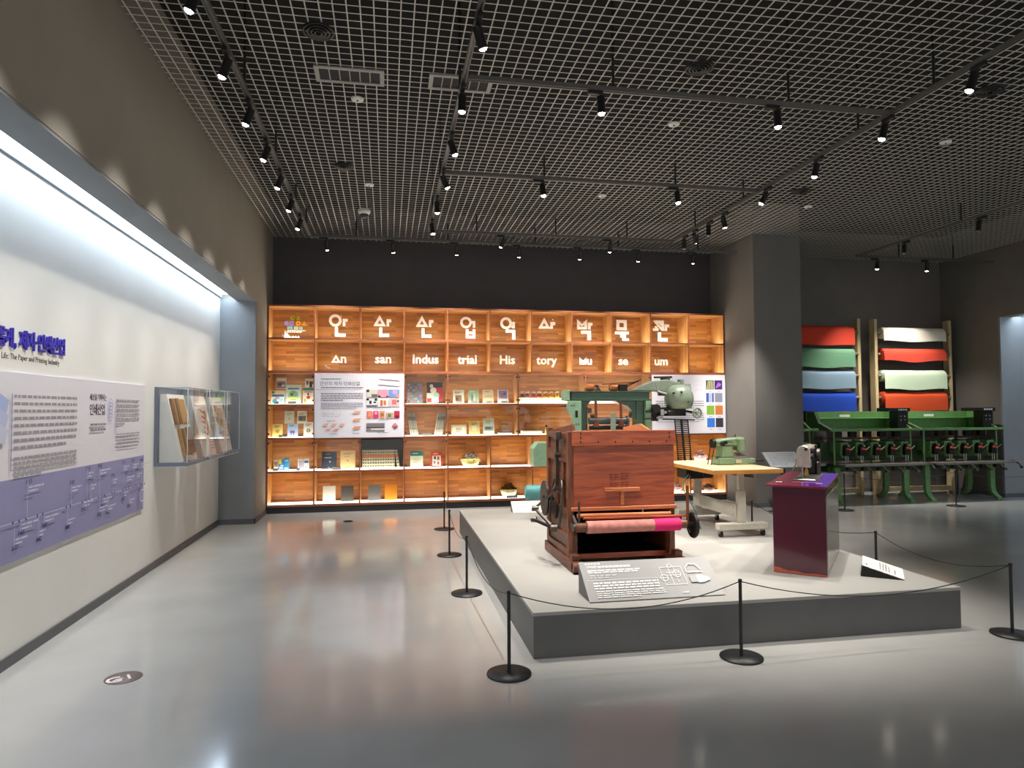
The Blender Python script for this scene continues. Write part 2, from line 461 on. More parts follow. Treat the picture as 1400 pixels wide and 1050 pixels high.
# ---- lettering in the two upper rows
M_let = mat('white_sign_letter', (252, 249, 242), 0.6, var=0.005)
GLYPH = {
 '안': ((1000, 370), [('o', 958, 310, 75, 43), ('r', 1045, 288, 1105, 322), ('r', 1045, 322, 1078, 378), ('r', 955, 393, 990, 470), ('r', 955, 470, 1080, 505)]),
 '산': ((195, 312), [('t', 160, 178, 88, 312, 234), ('r', 242, 228, 298, 262), ('r', 242, 262, 272, 312), ('r', 158, 330, 190, 405), ('r', 158, 405, 272, 440)]),
 '업': ((692, 322), [('o', 670, 262, 68, 40), ('r', 735, 242, 780, 272), ('r', 752, 272, 780, 322), ('r', 668, 343, 698, 450), ('r', 750, 343, 780, 450), ('r', 698, 372, 750, 398), ('r', 698, 420, 750, 450)]),
 '역': ((1180, 332), [('o', 1158, 272, 70, 40), ('r', 1206, 255, 1232, 274), ('r', 1206, 302, 1232, 320), ('r', 1232, 255, 1262, 332), ('r', 1152, 350, 1265, 383), ('r', 1230, 383, 1265, 462)]),
 '사': ((248, 345), [('t', 220, 215, 148, 340, 290), ('r', 292, 262, 350, 298), ('r', 292, 298, 322, 315), ('r', 284, 315, 322, 340)]),
 '박': ((710, 348), [('m', 620, 228, 740, 345), ('r', 752, 268, 805, 300), ('r', 752, 300, 782, 345), ('r', 668, 362, 785, 395), ('r', 745, 395, 785, 468)]),
 '물': ((1168, 350), [('q', 1105, 232, 1228, 350, 34), ('r', 1085, 368, 1250, 396), ('r', 1150, 396, 1215, 432), ('r', 1175, 432, 1215, 446), ('r', 1175, 446, 1250, 470)]),
 '관': ((398, 356), [('p', (305, 238), (430, 238), (430, 355), (402, 355), (402, 300), (352, 262)), ('p', (305, 246), (345, 262), (402, 318), (402, 350)), ('r', 298, 328, 365, 355), ('r', 322, 302, 350, 328), ('r', 438, 282, 492, 312), ('r', 438, 312, 466, 355), ('r', 358, 375, 392, 440), ('r', 358, 440, 470, 475)]),
}
def glyph(b, shapes, c, X, Z, k, y0, y1):
    fx = lambda x: X + (x - c[0]) * k
    fz = lambda y: Z - (y - c[1]) * k
    for i, s in enumerate(shapes):
        a0, a1 = y0 - .0004 * i, y1
        if s[0] == 'r': b.box(fx(s[1]), fx(s[3]), a0, a1, fz(s[2]), fz(s[4]))
        elif s[0] == 'p': b.prism([(fx(p[0]), fz(p[1])) for p in s[1:]], 'y', a0, a1)
        elif s[0] == 'q':
            x0, z0, x1, z1, w = s[1:]
            b.box(fx(x0), fx(x1), a0, a1, fz(z0), fz(z0 + w)); b.box(fx(x0), fx(x1), a0, a1, fz(z1 - w), fz(z1))
            b.box(fx(x0), fx(x0 + w), a0, a1, fz(z0 + w), fz(z1 - w)); b.box(fx(x1 - w), fx(x1), a0, a1, fz(z0 + w), fz(z1 - w))
        elif s[0] == 'o':
            n = 28; R, r = s[3], s[4]
            for j in range(n):
                t0, t1 = 2 * math.pi * j / n, 2 * math.pi * (j + 1) / n
                b.prism([(fx(s[1] + R * math.cos(t0)), fz(s[2] + R * math.sin(t0))), (fx(s[1] + R * math.cos(t1)), fz(s[2] + R * math.sin(t1))),
                         (fx(s[1] + r * math.cos(t1)), fz(s[2] + r * math.sin(t1))), (fx(s[1] + r * math.cos(t0)), fz(s[2] + r * math.sin(t0)))], 'y', a0, a1)
        elif s[0] == 't':
            ax, ay, x0, yb, x1 = s[1:]
            cx, cy = (ax + x0 + x1) / 3, (ay + 2 * yb) / 3 + 2
            O = [(ax, ay), (x1, yb), (x0, yb)]; I = [(cx + (p[0] - cx) * .36, cy + (p[1] - cy) * .36) for p in O]
            for j in range(3):
                q = [O[j], O[(j + 1) % 3], I[(j + 1) % 3], I[j]]
                b.prism([(fx(p[0]), fz(p[1])) for p in q], 'y', a0, a1)
        elif s[0] == 'm':
            x0, ya, x1, yb = s[1:]; w = (x1 - x0) * .25; h = yb - ya; mx = (x0 + x1) / 2
            b.box(fx(x0), fx(x0 + w), a0, a1, fz(ya + w * .9), fz(yb)); b.box(fx(x1 - w), fx(x1), a0, a1, fz(ya + w * .9), fz(yb)); b.box(fx(x0 + w), fx(x1 - w), a0, a1, fz(yb - w * .95), fz(yb))
            b.prism([(fx(x0), fz(ya)), (fx(mx), fz(ya + h * .48)), (fx(mx), fz(ya + h * .75)), (fx(x0), fz(ya + w * .9))], 'y', a0 - .0002, a1)
            b.prism([(fx(x1), fz(ya)), (fx(mx), fz(ya + h * .48)), (fx(mx), fz(ya + h * .75)), (fx(x1), fz(ya + w * .9))], 'y', a0 - .0003, a1)
YS = 10.92
ROM = ['an', 'san', 'san', 'eop', 'yeok', 'sa', 'bak', 'mul', 'gwan']
KO = ['안', '산', '산', '업', '역', '사', '박', '물', '관']
EN = ['An', 'san', 'Indus', 'trial', 'His', 'tory', 'Mu', 'se', 'um']
XK = [-0.765, -0.088, 0.582, 1.279, 1.943, 2.598, 3.253, 3.91, 4.621]
XE = [-0.752, -0.075, 0.593, 1.271, 1.928, 2.593, 3.267, 3.929, 4.612]
CP = [61, 59.5, 58.5, 57.5, 56.5, 55.5, 54.5, 53.5, 52]
ORD = ['first', 'second', 'third', 'fourth', 'fifth', 'sixth', 'seventh', 'eighth', 'ninth', 'tenth', 'eleventh', 'twelfth', 'thirteenth', 'fourteenth']
for i in range(9):
    X = XK[i]; z0 = SZ(1) + FL
    lab = 'white geometric Korean letter reading %s on clear acrylic, %s from left in top row' % (ROM[i], ORD[i])
    t = thing('letter_sign', lab, 'sign', (X, YS + .01, z0), 'Korean name letters')
    c, sh = GLYPH[KO[i]]; k = SW / (CP[i] * 8.75) * 1.02
    part('acrylic_plate', M_acry, t, lambda b: b.box(X - .2, X + .2, YS + .012, YS + .018, z0, z0 + .42))
    part('letter', M_let, t, lambda b: glyph(b, sh, c, X, 2.885, k, YS - .012, YS + .012))
    X = XE[i]; z0 = SZ(2) + FL
    t = thing('letter_sign', 'white English letters "%s" on clear acrylic in the second bookcase row' % EN[i], 'sign', (X, YS + .01, z0), 'English name letters')
    part('acrylic_plate', M_acry, t, lambda b: b.box(X - .23, X + .23, YS + .012, YS + .018, z0, z0 + .36))
    zb = 2.297
    if EN[i] == 'An':
        part('letter', M_let, t, lambda b: glyph(b, [('t', 962, 700, 906, 797, 1020)], (962, 797), X - .055, zb, k, YS - .012, YS + .012))
        text('letter', 'n', .2, M_let, plane_xz(X + .062, YS, zb), t, .012, .004)
    elif EN[i] == 'Mu':
        part('letter', M_let, t, lambda b: glyph(b, [('m', 637, 655, 720, 738)], (678, 738), X - .05, zb, k, YS - .012, YS + .012))
        text('letter', 'u', .2, M_let, plane_xz(X + .065, YS, zb), t, .012, .004)
    else:
        text('letter', EN[i], .2, M_let, plane_xz(X, YS, zb), t, .012, .004)
# logo sign in the first cell
X = -1.455; z0 = SZ(1) + FL
t = thing('logo_sign', 'clear acrylic sign of coloured circles and triangles in first bookcase cell', 'sign', (X, YS + .01, z0))
part('acrylic_plate', M_acry, t, lambda b: b.box(X - .22, X + .22, YS + .012, YS + .018, z0, z0 + .42))
GR, PU, OR, BL = (150, 170, 30), (150, 135, 205), (245, 170, 40), (120, 180, 190)
pr = Print(plane_xz(X, YS + .011, z0))
pr.ring((-.01, .335), .018, .034, GR)
def tri(cx, cz, s, rgb, th=.36):
    O = [(cx, cz + s), (cx - s * .95, cz - s * .8), (cx + s * .95, cz - s * .8)]; c = (cx, cz - s * .2)
    I = [(c[0] + (p[0] - c[0]) * .42, c[1] + (p[1] - c[1]) * .42) for p in O]
    for j in range(3): pr.poly([O[j], O[(j + 1) % 3], I[(j + 1) % 3], I[j]], rgb)
tri(.075, .335, .036, GR)
pr.ring((-.1, .25), .0, .036, PU); pr.rect(-.055, .215, .005, .285, PU); pr.rect(-.035, .235, -.015, .265, (110, 90, 170))
pr.ring((.075, .25), .018, .036, OR); tri(.165, .25, .038, OR)
pr.rect(-.09, .155, -.01, .2, BL); pr.rect(-.07, .168, -.03, .178, (90, 120, 160)); pr.rect(.01, .155, .07, .2, (190, 200, 195)); pr.rect(.03, .168, .05, .186, (150, 90, 90)); pr.rect(.085, .155, .14, .2, (130, 175, 160))
pr.lines(-.09, .18, .142, .014, .022, 2, (240, 235, 225), .8, (.02, .05))
pr.poly([(-.13, .02), (-.13, .12), (-.02, .02)], (220, 222, 220)); pr.poly([(-.115, .13), (-.14, .14), (0, .02), (-.01, .02)], (225, 215, 200))
for a in (-.01, .03, .07): pr.poly([(a - .02, .02), (a + .01, .06), (a + .03, .02)], (205, 220, 220))
pr.build('logo_print', t)
# ------------------------------------------------------------------ information boards on the bookcase
M_board = mat('pale_lilac_board', (230, 227, 236), 0.6, var=0.01)
INK = (70, 62, 82); GREY = (128, 122, 138)
def board(c0, c1, label):
    x0, x1 = SX(c0) + .005, SX(c1) - .005; z0, z1 = SZ(4) + .004, SZ(2) - .022
    t = thing('information_board', label, 'board', ((x0 + x1) / 2, SY - .013, z0))
    part('board_sheet', M_board, t, lambda b: b.box(x0, x1, SY - .026, SY - .002, z0, z1), .002)
    return t, Print(plane_xz(x0, SY - .0262, z0)), x1 - x0, z1 - z0, x0, z0
t, pr, w, h, bx0, bz0 = board(1, 3, 'white text board on paper and printing with photo grid, left half of bookcase')
def U(x): return (x - 65) / 1260 * w
def V(y): return (980 - y) / 918 * h
pr.rect(U(80), V(297), U(740), V(293), GREY)
pr.lines(U(155), U(430), V(135), .018, .02, 1, GREY, 1, (.015, .03), .006)
pr.lines(U(155), U(740), V(258), .016, .02, 1, GREY, 1, (.02, .05), .006)
pr.lines(U(155), U(740), V(345), .014, .0333, 4, GREY, .52, (.02, .06), .007)
pr.lines(U(155), U(740), V(480), .012, .0262, 4, (160, 154, 168), .85, (.02, .05), .006)
pr.lines(U(175), U(440), V(610), .006, .034, 3, (190, 175, 170), .95, (.02, .09), .02)
for (a, b_, c, d, col) in [(790, 293, 942, 405, (205, 205, 195)), (952, 293, 1100, 405, (222, 150, 170)), (1110, 293, 1258, 405, (110, 150, 205)), (790, 420, 942, 540, (225, 225, 228)), (952, 420, 1100, 540, (240, 236, 230)), (1110, 420, 1258, 540, (225, 190, 190)),
                          (797, 603, 870, 706, (226, 110, 80)), (885, 603, 962, 706, (215, 50, 110)), (977, 603, 1048, 706, (225, 150, 110)), (1068, 625, 1172, 706, (190, 170, 140)), (1183, 603, 1260, 706, (190, 40, 70)), (790, 776, 1048, 890, (128, 118, 124))]:
    pr.rect(U(a), V(d), U(c), V(b_), col)
for (a, b_, c, d, col) in [(790, 293, 830, 330, (40, 40, 45)), (860, 360, 942, 405, (110, 100, 90)), (952, 380, 990, 405, (40, 30, 40)), (1070, 385, 1100, 405, (50, 40, 60)), (1160, 300, 1230, 360, (190, 150, 205)), (1210, 360, 1258, 405, (205, 150, 120)),
                          (790, 420, 825, 450, (30, 30, 40)), (905, 420, 942, 455, (40, 40, 55)), (830, 455, 862, 500, (50, 50, 60)), (890, 465, 925, 490, (60, 60, 80)), (790, 515, 942, 540, (110, 105, 110)), (985, 445, 1020, 530, (190, 100, 60)), (1030, 450, 1068, 520, (205, 120, 80)), (1150, 440, 1215, 510, (205, 110, 120)), (1225, 450, 1250, 475, (40, 30, 40)),
                          (815, 620, 855, 680, (240, 150, 110)), (905, 615, 945, 650, (240, 160, 180)), (990, 630, 1035, 680, (150, 120, 60)), (1095, 645, 1140, 690, (120, 100, 80)), (1200, 670, 1250, 700, (90, 20, 40)),
                          (790, 830, 1048, 845, (70, 60, 66)), (850, 850, 1048, 875, (205, 196, 200))]:
    pr.rect(U(a), V(d), U(c), V(b_), col)
for a, y in ((955, 120), (945, 200)):
    pr.poly([(U(a), V(y + 20)), (U(a + 60), V(y - 35)), (U(1322), V(y - 5)), (U(1260), V(y + 45))], (232, 218, 218))
for k in range(3):
    x, y = 165 + k * 115, 815
    pr.poly([(U(x), V(y)), (U(x + 40), V(y - 38)), (U(x + 105), V(y - 38)), (U(x + 65), V(y))], (232, 178, 160))
for k in range(2):
    x, y = 205 + k * 110, 880
    pr.poly([(U(x), V(y)), (U(x + 40), V(y - 30)), (U(x + 105), V(y - 30)), (U(x + 65), V(y))], (222, 160, 145))
for k, y in enumerate((640, 745, 860)):
    pr.poly([(U(582), V(y)), (U(630), V(y - 40)), (U(722), V(y - 40)), (U(678), V(y))], (236 - 6 * k, 176 - 12 * k, 150 - 18 * k))
pr.poly([(U(1150), V(820)), (U(1195), V(770)), (U(1240), V(820)), (U(1195), V(862))], (205, 130, 140))
pr.poly([(U(1155), V(828)), (U(1240), V(826)), (U(1195), V(862))], (150, 70, 90))
for a, c, y in ((240, 355, 735), (275, 380, 918), (600, 690, 915), (910, 1130, 550), (960, 1100, 728), (945, 1100, 910)):
    pr.lines(U(a), U(c), V(y), .009, .02, 1, GREY, 1, (.015, .03), .005)
pr.build('board_print', t)
text('board_title', '안산의 제지·인쇄산업', .068, flat(INK), plane_xz(bx0 + U(418), SY - .0272, bz0 + V(230)), t, .0004, .0)

t, pr, w, h, bx0, bz0 = board(9, 11, 'white text board with colour swatches, right end of bookcase behind the green machine')
def U(x): return (x - 45) / 1125 * w
def V(y): return (945 - y) / 883 * h
for (a, b_, c, d, col) in [(870, 143, 990, 283, (60, 62, 30)), (1002, 143, 1122, 283, (72, 30, 110)), (870, 335, 990, 475, (120, 145, 205)), (1005, 335, 1122, 475, (138, 140, 165)), (875, 525, 993, 665, (130, 175, 60)), (1008, 525, 1126, 665, (205, 120, 60)), (880, 715, 998, 855, (50, 120, 215)), (1014, 715, 1130, 855, (48, 52, 70))]:
    pr.rect(U(a), V(d), U(c), V(b_), col)
for k in range(5): pr.poly([(U(880 + k * 22), V(280)), (U(900 + k * 16), V(150)), (U(910 + k * 16), V(150)), (U(892 + k * 22), V(280))], (205, 205, 150))
for k in range(4): pr.poly([(U(1015 + k * 20), V(260 - 10 * k)), (U(1060 + k * 12), V(170 + 8 * k)), (U(1070 + k * 12), V(180 + 8 * k)), (U(1030 + k * 20), V(265 - 10 * k))], (170, 120, 210))
for a, c, col in ((870, 905, (60, 90, 165)), (915, 930, (190, 205, 235)), (940, 955, (205, 215, 240)), (960, 990, (95, 110, 165))): pr.rect(U(a), V(475), U(c), V(335), col)
for y in (310, 500, 690, 880):
    for a in (910, 1045): pr.lines(U(a), U(a + 50), V(y), .008, .02, 1, GREY, 1, (.01, .03), .005)
pr.lines(U(100), U(830), V(455), .012, .037, 4, GREY, .8, (.02, .06), .007)
pr.lines(U(100), U(830), V(640), .012, .034, 5, (160, 154, 168), .9, (.02, .05), .006)
pr.lines(U(95), U(370), V(145), .016, .02, 1, GREY, 1, (.015, .03), .006)
pr.rect(U(680), V(150), U(800), V(146), (205, 198, 212)); pr.rect(U(680), V(290), U(800), V(286), (205, 198, 212)); pr.rect(U(680), V(215), U(800), V(211), (205, 198, 212)); pr.rect(U(796), V(290), U(800), V(146), (205, 198, 212))
pr.build('board_print', t)
text('board_title', '산업', .075, flat(INK), plane_xz(bx0 + U(580), SY - .0272, bz0 + V(250)), t, .0004, .0)

# ------------------------------------------------------------------ books and exhibits in the cells
M_page = mat('paper_page_block', (228, 220, 200), 0.8, var=0.08, scale=90, stretch=(1, 1, 8))
def book(label, X, r, w, h, rgb, art=(), Y=10.82, lift=0.0, thick=.018, lean=8, name='book', cat='book', group=None, tex=None):
    z = SZ(r) + FL + lift
    t = thing(name, label, cat, (X, Y, z), group)
    M = Matrix.Translation((X, Y, z)) @ Matrix.Rotation(math.radians(-lean), 4, 'X')
    cov = flat(rgb, .45)
    dz = thick * math.tan(math.radians(lean)) + .001 if lean else 0
    part('cover', cov, t, lambda b: (b.box(-w / 2, w / 2, 0, .002, dz, h), b.box(-w / 2, w / 2, thick - .002, thick, dz, h), b.box(-w / 2, -w / 2 + .002, .002, thick - .002, dz, h)), M=M)
    part('page_block', M_page, t, lambda b: b.box(-w / 2 + .003, w / 2 - .003, .0022, thick - .0022, dz + .003, h - .003), M=M)
    if art:
        p = Print(M @ Matrix(((1, 0, 0, 0), (0, 0, -1, 0), (0, 1, 0, 0), (0, 0, 0, 1))))
        for a in art:
            if a[0] == 'o': p.ring((-w / 2 + a[1] * w, a[2] * h), 0, a[3] * w, a[4], 12)
            elif a[0] == 'l': p.lines(-w / 2 + a[1] * w, -w / 2 + a[2] * w, a[3] * h, a[4] * h, a[5] * h, a[6], a[7], .7, (.012, .03), .005)
            else: p.rect(-w / 2 + a[0] * w, a[1] * h, -w / 2 + a[2] * w, a[3] * h, a[4])
        p.build('cover_print', t)
    if lean:
        def easel(b):
            b.add([(-w * .3, thick + .001, .004), (w * .3, thick + .001, .004), (w * .3, thick + .001, h * .6), (-w * .3, thick + .001, h * .6), (-w * .3, thick + .004, .004), (w * .3, thick + .004, .004), (w * .3, thick + .004, h * .6), (-w * .3, thick + .004, h * .6)],
                  [(0, 1, 2, 3), (7, 6, 5, 4), (0, 4, 5, 1), (1, 5, 6, 2), (2, 6, 7, 3), (3, 7, 4, 0)])
        part('easel', M_acry, t, easel, M=M)
    return t
def riser(label, X, r, w, d, h, Y):
    z = SZ(r) + FL
    t = thing('display_riser', label, 'display riser', (X, Y, z), 'clear display risers')
    part('riser_top', M_acry, t, lambda b: b.box(X - w / 2, X + w / 2, Y - d / 2, Y + d / 2, z + h - .005, z + h))
    for s in (-1, 1):
        part('riser_leg', M_acry, t, lambda b: b.box(X + s * (w / 2 - .003) - .0025, X + s * (w / 2 - .003) + .0025, Y - d / 2, Y + d / 2, z, z + h - .005))
def tagcard(label, X, r, w=.07, rgb=(240, 238, 230), Y=10.705, h=.04, lift=0):
    z = SZ(r) + FL + lift
    b = MB(); b.prism([(Y - .02, z), (Y + .015, z), (Y + .01, z + h)], 'x', X - w / 2, X + w / 2)
    b.build('name_card', flat(rgb), None, 0, (X, Y, z), label, 'name card', 'name cards in the bookcase')

# row three, first cell: picture books in two tiers
riser('clear riser holding the upper left picture book, third bookcase row', -1.64, 3, .17, .1, .235, 11.0)
riser('clear riser holding the upper right picture book, third bookcase row', -1.215, 3, .16, .1, .225, 11.0)
book('grey and purple picture book, upper left of first cell in third row', -1.64, 3, .15, .18, (200, 196, 186), [(.06, .08, .94, .68, (120, 105, 125)), (.2, .3, .6, .55, (60, 55, 70)), (.55, .2, .85, .4, (205, 190, 200)), (.1, .78, .9, .92, (225, 215, 190))], 11.0, .2355)
book('black and white cover book, upper right of first cell in third row', -1.215, 3, .135, .18, (232, 226, 212), [(.5, .15, .8, .75, (40, 34, 36)), (.12, .45, .4, .8, (120, 118, 116)), (.7, .5, .92, .75, (150, 60, 50))], 11.0, .2255)
book('blue and white comic with winged cover, lower left of first cell', -1.662, 3, .195, .21, (226, 234, 238), [(.05, .55, .95, .72, (58, 110, 160)), (0, .75, 1, .98, (225, 205, 160)), (.06, .8, .25, .95, (70, 110, 70)), (.3, .35, .6, .55, (190, 160, 160)), ('o', .28, .2, .2, (60, 160, 190)), (.6, .15, .9, .4, (150, 205, 225))])
book('large green and yellow storybook in centre of first cell, third row', -1.435, 3, .235, .3, (198, 214, 200), [(.1, .12, .9, .86, (212, 224, 206)), ('o', .5, .45, .34, (150, 190, 130)), (.2, .25, .8, .36, (235, 226, 120)), ('o', .4, .5, .1, (40, 80, 70)), ('o', .62, .5, .13, (110, 175, 215)), (.15, .76, .85, .84, (80, 110, 150)), ('o', .5, .58, .1, (120, 160, 50))])
book('white book with a red-clothed figure, lower right of first cell', -1.212, 3, .165, .26, (232, 224, 206), [(0, .82, 1, .98, (60, 140, 130)), (.1, .68, .9, .8, (205, 150, 160)), ('o', .5, .4, .17, (205, 60, 60)), ('o', .48, .6, .1, (70, 60, 60)), (.1, .1, .3, .3, (190, 160, 60))])
tagcard('small white card before the blue winged comic', -1.66, 3)
tagcard('small white card before the large storybook', -1.435, 3, .12)
# row three, fourth cell: two posters
book('grey poster booklet crowded with drawings, fourth cell of third row', .42, 3, .25, .345, (120, 118, 128), [(.06 + .15 * (i % 6), .05 + .13 * (i // 6), .06 + .15 * (i % 6) + .12, .05 + .13 * (i // 6) + .1, (90 + (37 * i) % 90, 84 + (37 * i + 13 * (i % 3)) % 84, 96 + (37 * i + 11 * (i % 4)) % 90)) for i in range(42)], 10.86, 0, .006, 5, 'poster', 'poster')
book('red and black poster of a pale seated figure, fourth cell of third row', .735, 3, .25, .345, (40, 38, 44), [(.5, .1, 1, .75, (190, 30, 45)), (0, .0, .5, .5, (232, 214, 204)), ('o', .42, .62, .2, (240, 224, 214)), ('o', .3, .82, .12, (225, 205, 190)), ('o', .6, .38, .2, (150, 205, 190)), (.3, .05, .75, .3, (235, 225, 215)), (.02, .05, .3, .25, (205, 60, 60))], 10.86, 0, .006, 5, 'poster', 'poster')
# row three, wide cells: booklets and pigment bottles
for X, lab, rgb, art in [(1.115, 'cream booklet with brown building photo, leftmost of four in third row', (226, 224, 204), [(.2, .1, .8, .6, (150, 110, 70)), ('l', .15, .85, .85, .05, .08, 2, (90, 80, 70)), (.25, .2, .5, .45, (90, 70, 60))]),
                         (1.357, 'sage green booklet with two standing figures, second of four in third row', (160, 180, 150), [(.3, .2, .45, .65, (90, 120, 110)), (.5, .15, .65, .7, (205, 205, 190)), ('l', .2, .8, .9, .05, .08, 1, (240, 240, 230))]),
                         (1.596, 'beige booklet with slanting lines, third of four in third row', (222, 202, 164), [(.1, .45, .9, .48, (170, 130, 90)), (.2, .55, .9, .58, (170, 130, 90)), ('l', .2, .8, .88, .05, .08, 1, (140, 110, 80))]),
                         (1.841, 'blue and red patterned booklet, rightmost of four in third row', (202, 200, 205), [(.1, .35, .9, .92, (130, 120, 150)), ('o', .4, .6, .18, (180, 80, 100)), ('o', .65, .7, .14, (70, 80, 130)), (.2, .05, .8, .25, (238, 236, 230))])]:
    book(lab, X, 3, .175, .225, rgb, art)
    tagcard('small white card before the ' + lab.split(',')[0], X, 3, .11)
tray = None
def lightbox(label, c0, c1):
    z = SZ(3) + FL; x0, x1 = SX(c0) + .05, SX(c1) - .1
    t = thing('display_step', label, 'display step', ((x0 + x1) / 2, 10.84, z), 'white display steps')
    part('step_body', M_white, t, lambda b: b.box(x0, x1, 10.76, 10.92, z, z + .08), .002)
    part('step_light', M_cell, t, lambda b: b.box(x0 + .004, x1 - .004, 10.764, 10.916, z + .0802, z + .084), label='glowing top of the step')
lightbox('long white step under the red to yellow pigment bottles', WIDE[0], WIDE[1])
lightbox('long white step under the pale pigment bottles behind the machine', WIDE[1], 9)
def bottle(label, X, rgb, z, group):
    t = thing('pigment_bottle', label, 'bottle', (X, 10.82, z), group)
    part('pigment', flat(rgb, .8), t, lambda b: b.lathe([(0, .004), (.029, .004), (.031, .012), (.031, .062), (0, .062)], (X, 10.82, z), 14))
    part('glass_jar', M_acry, t, lambda b: b.lathe([(0, .001), (.033, .001), (.035, .008), (.035, .075), (.026, .088), (.024, .092)], (X, 10.82, z), 14))
    part('lid', M_white, t, lambda b: b.lathe([(.027, .089), (.029, .09), (.029, .106), (.027, .108), (0, .108)], (X, 10.82, z), 14))
zs = SZ(3) + FL + .0855
for i, (X, rgb) in enumerate(zip([2.16, 2.245, 2.345, 2.444, 2.548, 2.647, 2.746], [(120, 90, 110), (160, 100, 110), (205, 50, 90), (215, 90, 60), (225, 140, 50), (225, 165, 60), (240, 205, 30)])):
    nm = ['dusky purple', 'faded mauve', 'crimson', 'brick red', 'orange', 'amber', 'bright yellow'][i]
    bottle('small glass jar of %s pigment on a white step' % nm, X, rgb, zs, 'pigment jars')
for i, X in enumerate([3.29, 3.38, 3.47, 3.9]):
    bottle('small glass jar of %s powder on a white step behind the machine' % ['cream', 'pale straw', 'off-white', 'light sand'][i], X, [(232, 226, 200), (226, 215, 180), (236, 234, 226), (215, 200, 170)][i], zs, 'pale powder jars')
# row four, first cell
riser('clear riser holding the pale green book, fourth bookcase row', -1.516, 4, .17, .1, .2, 11.0)
riser('clear riser holding the photo-cover booklet, fourth bookcase row', -1.325, 4, .15, .1, .2, 11.0)
book('pale green book on a riser, first cell of fourth row', -1.516, 4, .145, .2, (196, 206, 186), [('l', .2, .8, .85, .05, .1, 2, (140, 150, 140)), ('o', .5, .4, .12, (160, 175, 160))], 11.0, .2005)
book('white booklet with dark photo on a riser, first cell of fourth row', -1.325, 4, .145, .2, (226, 224, 212), [(.1, .2, .9, .62, (110, 105, 105)), (.3, .3, .5, .5, (50, 48, 50)), ('l', .15, .85, .85, .05, .1, 2, (100, 100, 100))], 11.0, .2005)
book('yellow book, lower left of first cell in fourth row', -1.665, 4, .15, .2, (226, 206, 120), [('o', .5, .45, .2, (190, 150, 70)), ('l', .2, .8, .9, .06, .1, 2, (120, 100, 60))])
book('sky blue book with purple animal, lower middle of fourth row', -1.44, 4, .155, .2, (172, 200, 232), [(.25, .3, .7, .5, (130, 90, 160)), (.3, .15, .4, .3, (130, 90, 160)), (.55, .15, .65, .3, (130, 90, 160)), ('l', .2, .8, .9, .06, .1, 1, (90, 90, 140))])
book('white book with black emblem, lower right of first cell in fourth row', -1.208, 4, .145, .23, (232, 230, 220), [('o', .5, .42, .2, (50, 48, 50)), ('o', .5, .42, .1, (210, 205, 200)), ('l', .2, .8, .88, .05, .09, 2, (110, 110, 110))])
tagcard('small white card before the yellow book', -1.6, 4, .06)
# row four, fourth cell: two leaning fans of bound sheets
def sheaf(label, X, s):
    z = SZ(4) + FL; t = thing('sheaf_of_booklets', label, 'booklets', (X, 10.83, z), 'leaning sheaves')
    for k in range(5):
        M = Matrix.Translation((X + s * .026 * (k - 2), 10.83, z + .0015 * k)) @ Matrix.Rotation(s * .16, 4, 'Y')
        part('booklet', flat((232, 228, 212) if k % 2 else (218, 212, 192), .8), t, lambda b: (b.box(-.009, .009, -.06, .1, .006, .36)), M=M)
        part('label_strip', flat((120, 110, 90)), t, lambda b: (b.box(-.006, .006, -.0608, -.06, .24, .3), b.box(-.006, .006, -.0608, -.06, .1, .12)), M=M)
sheaf('sheaf of cream booklets leaning left, fourth cell of fourth row', .415, -1)
sheaf('sheaf of cream booklets leaning right, fourth cell of fourth row', .79, 1)
tagcard('white card between the two leaning sheaves', .6, 4, .14)
# row four, wide cells
book('cream landscape certificate, leftmost exhibit in wide cell of fourth row', 1.12, 4, .24, .165, (226, 222, 196), [(.06, .1, .94, .9, (205, 200, 170)), (.1, .15, .9, .85, (230, 226, 204)), ('l', .3, .7, .7, .08, .16, 3, (120, 115, 100))])
book('tan booklet with oval seal in wide cell of fourth row', 1.37, 4, .175, .225, (205, 186, 132), [('o', .5, .5, .26, (222, 206, 160)), ('l', .25, .75, .85, .05, .1, 2, (130, 110, 70))])
book('pale green booklet with grey car photo in wide cell of fourth row', 1.605, 4, .18, .265, (204, 214, 196), [(.1, .25, .9, .5, (130, 140, 145)), (.2, .35, .7, .45, (70, 75, 85)), ('l', .25, .75, .85, .05, .1, 2, (130, 140, 130))])
def acrylic_box(label, X, r, w, h):
    z = SZ(r) + FL; t = thing('acrylic_exhibit_box', label, 'display box', (X, 10.83, z))
    part('box_shell', M_acry, t, lambda b: b.box(X - w / 2, X + w / 2, 10.75, 10.91, z, z + h))
    part('box_tray', M_white, t, lambda b: b.box(X - w / 2 + .01, X + w / 2 - .01, 10.76, 10.9, z + .004, z + .03))
    part('exhibit_disc', flat((92, 98, 92)), t, lambda b: b.lathe([(0, 0), (.05, 0), (.055, .012), (.05, .026), (0, .03)], (X, 10.83, z + h + .0005), 16))
    part('label_strip', flat((110, 110, 112)), t, lambda b: b.box(X - w * .35, X + w * .35, 10.7485, 10.75, z + h * .35, z + h * .5))
acrylic_box('clear box with a dark disc on its lid, fourth row', 1.865, 4, .23, .15)
def flatcase(label, x0, x1, r):
    z = SZ(r) + FL; t = thing('open_sample_book', label, 'sample book', ((x0 + x1) / 2, 10.83, z))
    part('page_block', M_page, t, lambda b: b.box(x0, x1, 10.74, 10.94, z, z + .05), .003)
    part('cover', flat((190, 196, 190)), t, lambda b: b.box(x0 - .004, x1 + .004, 10.736, 10.944, z + .0505, z + .06), .002)
flatcase('thick pale sample book lying flat in wide cell of fourth row', 2.15, 2.47, 4)
t = thing('ink_bottle', 'small yellow ink bottle with black cap in fourth row', 'bottle', (2.56, 10.83, SZ(4) + FL))
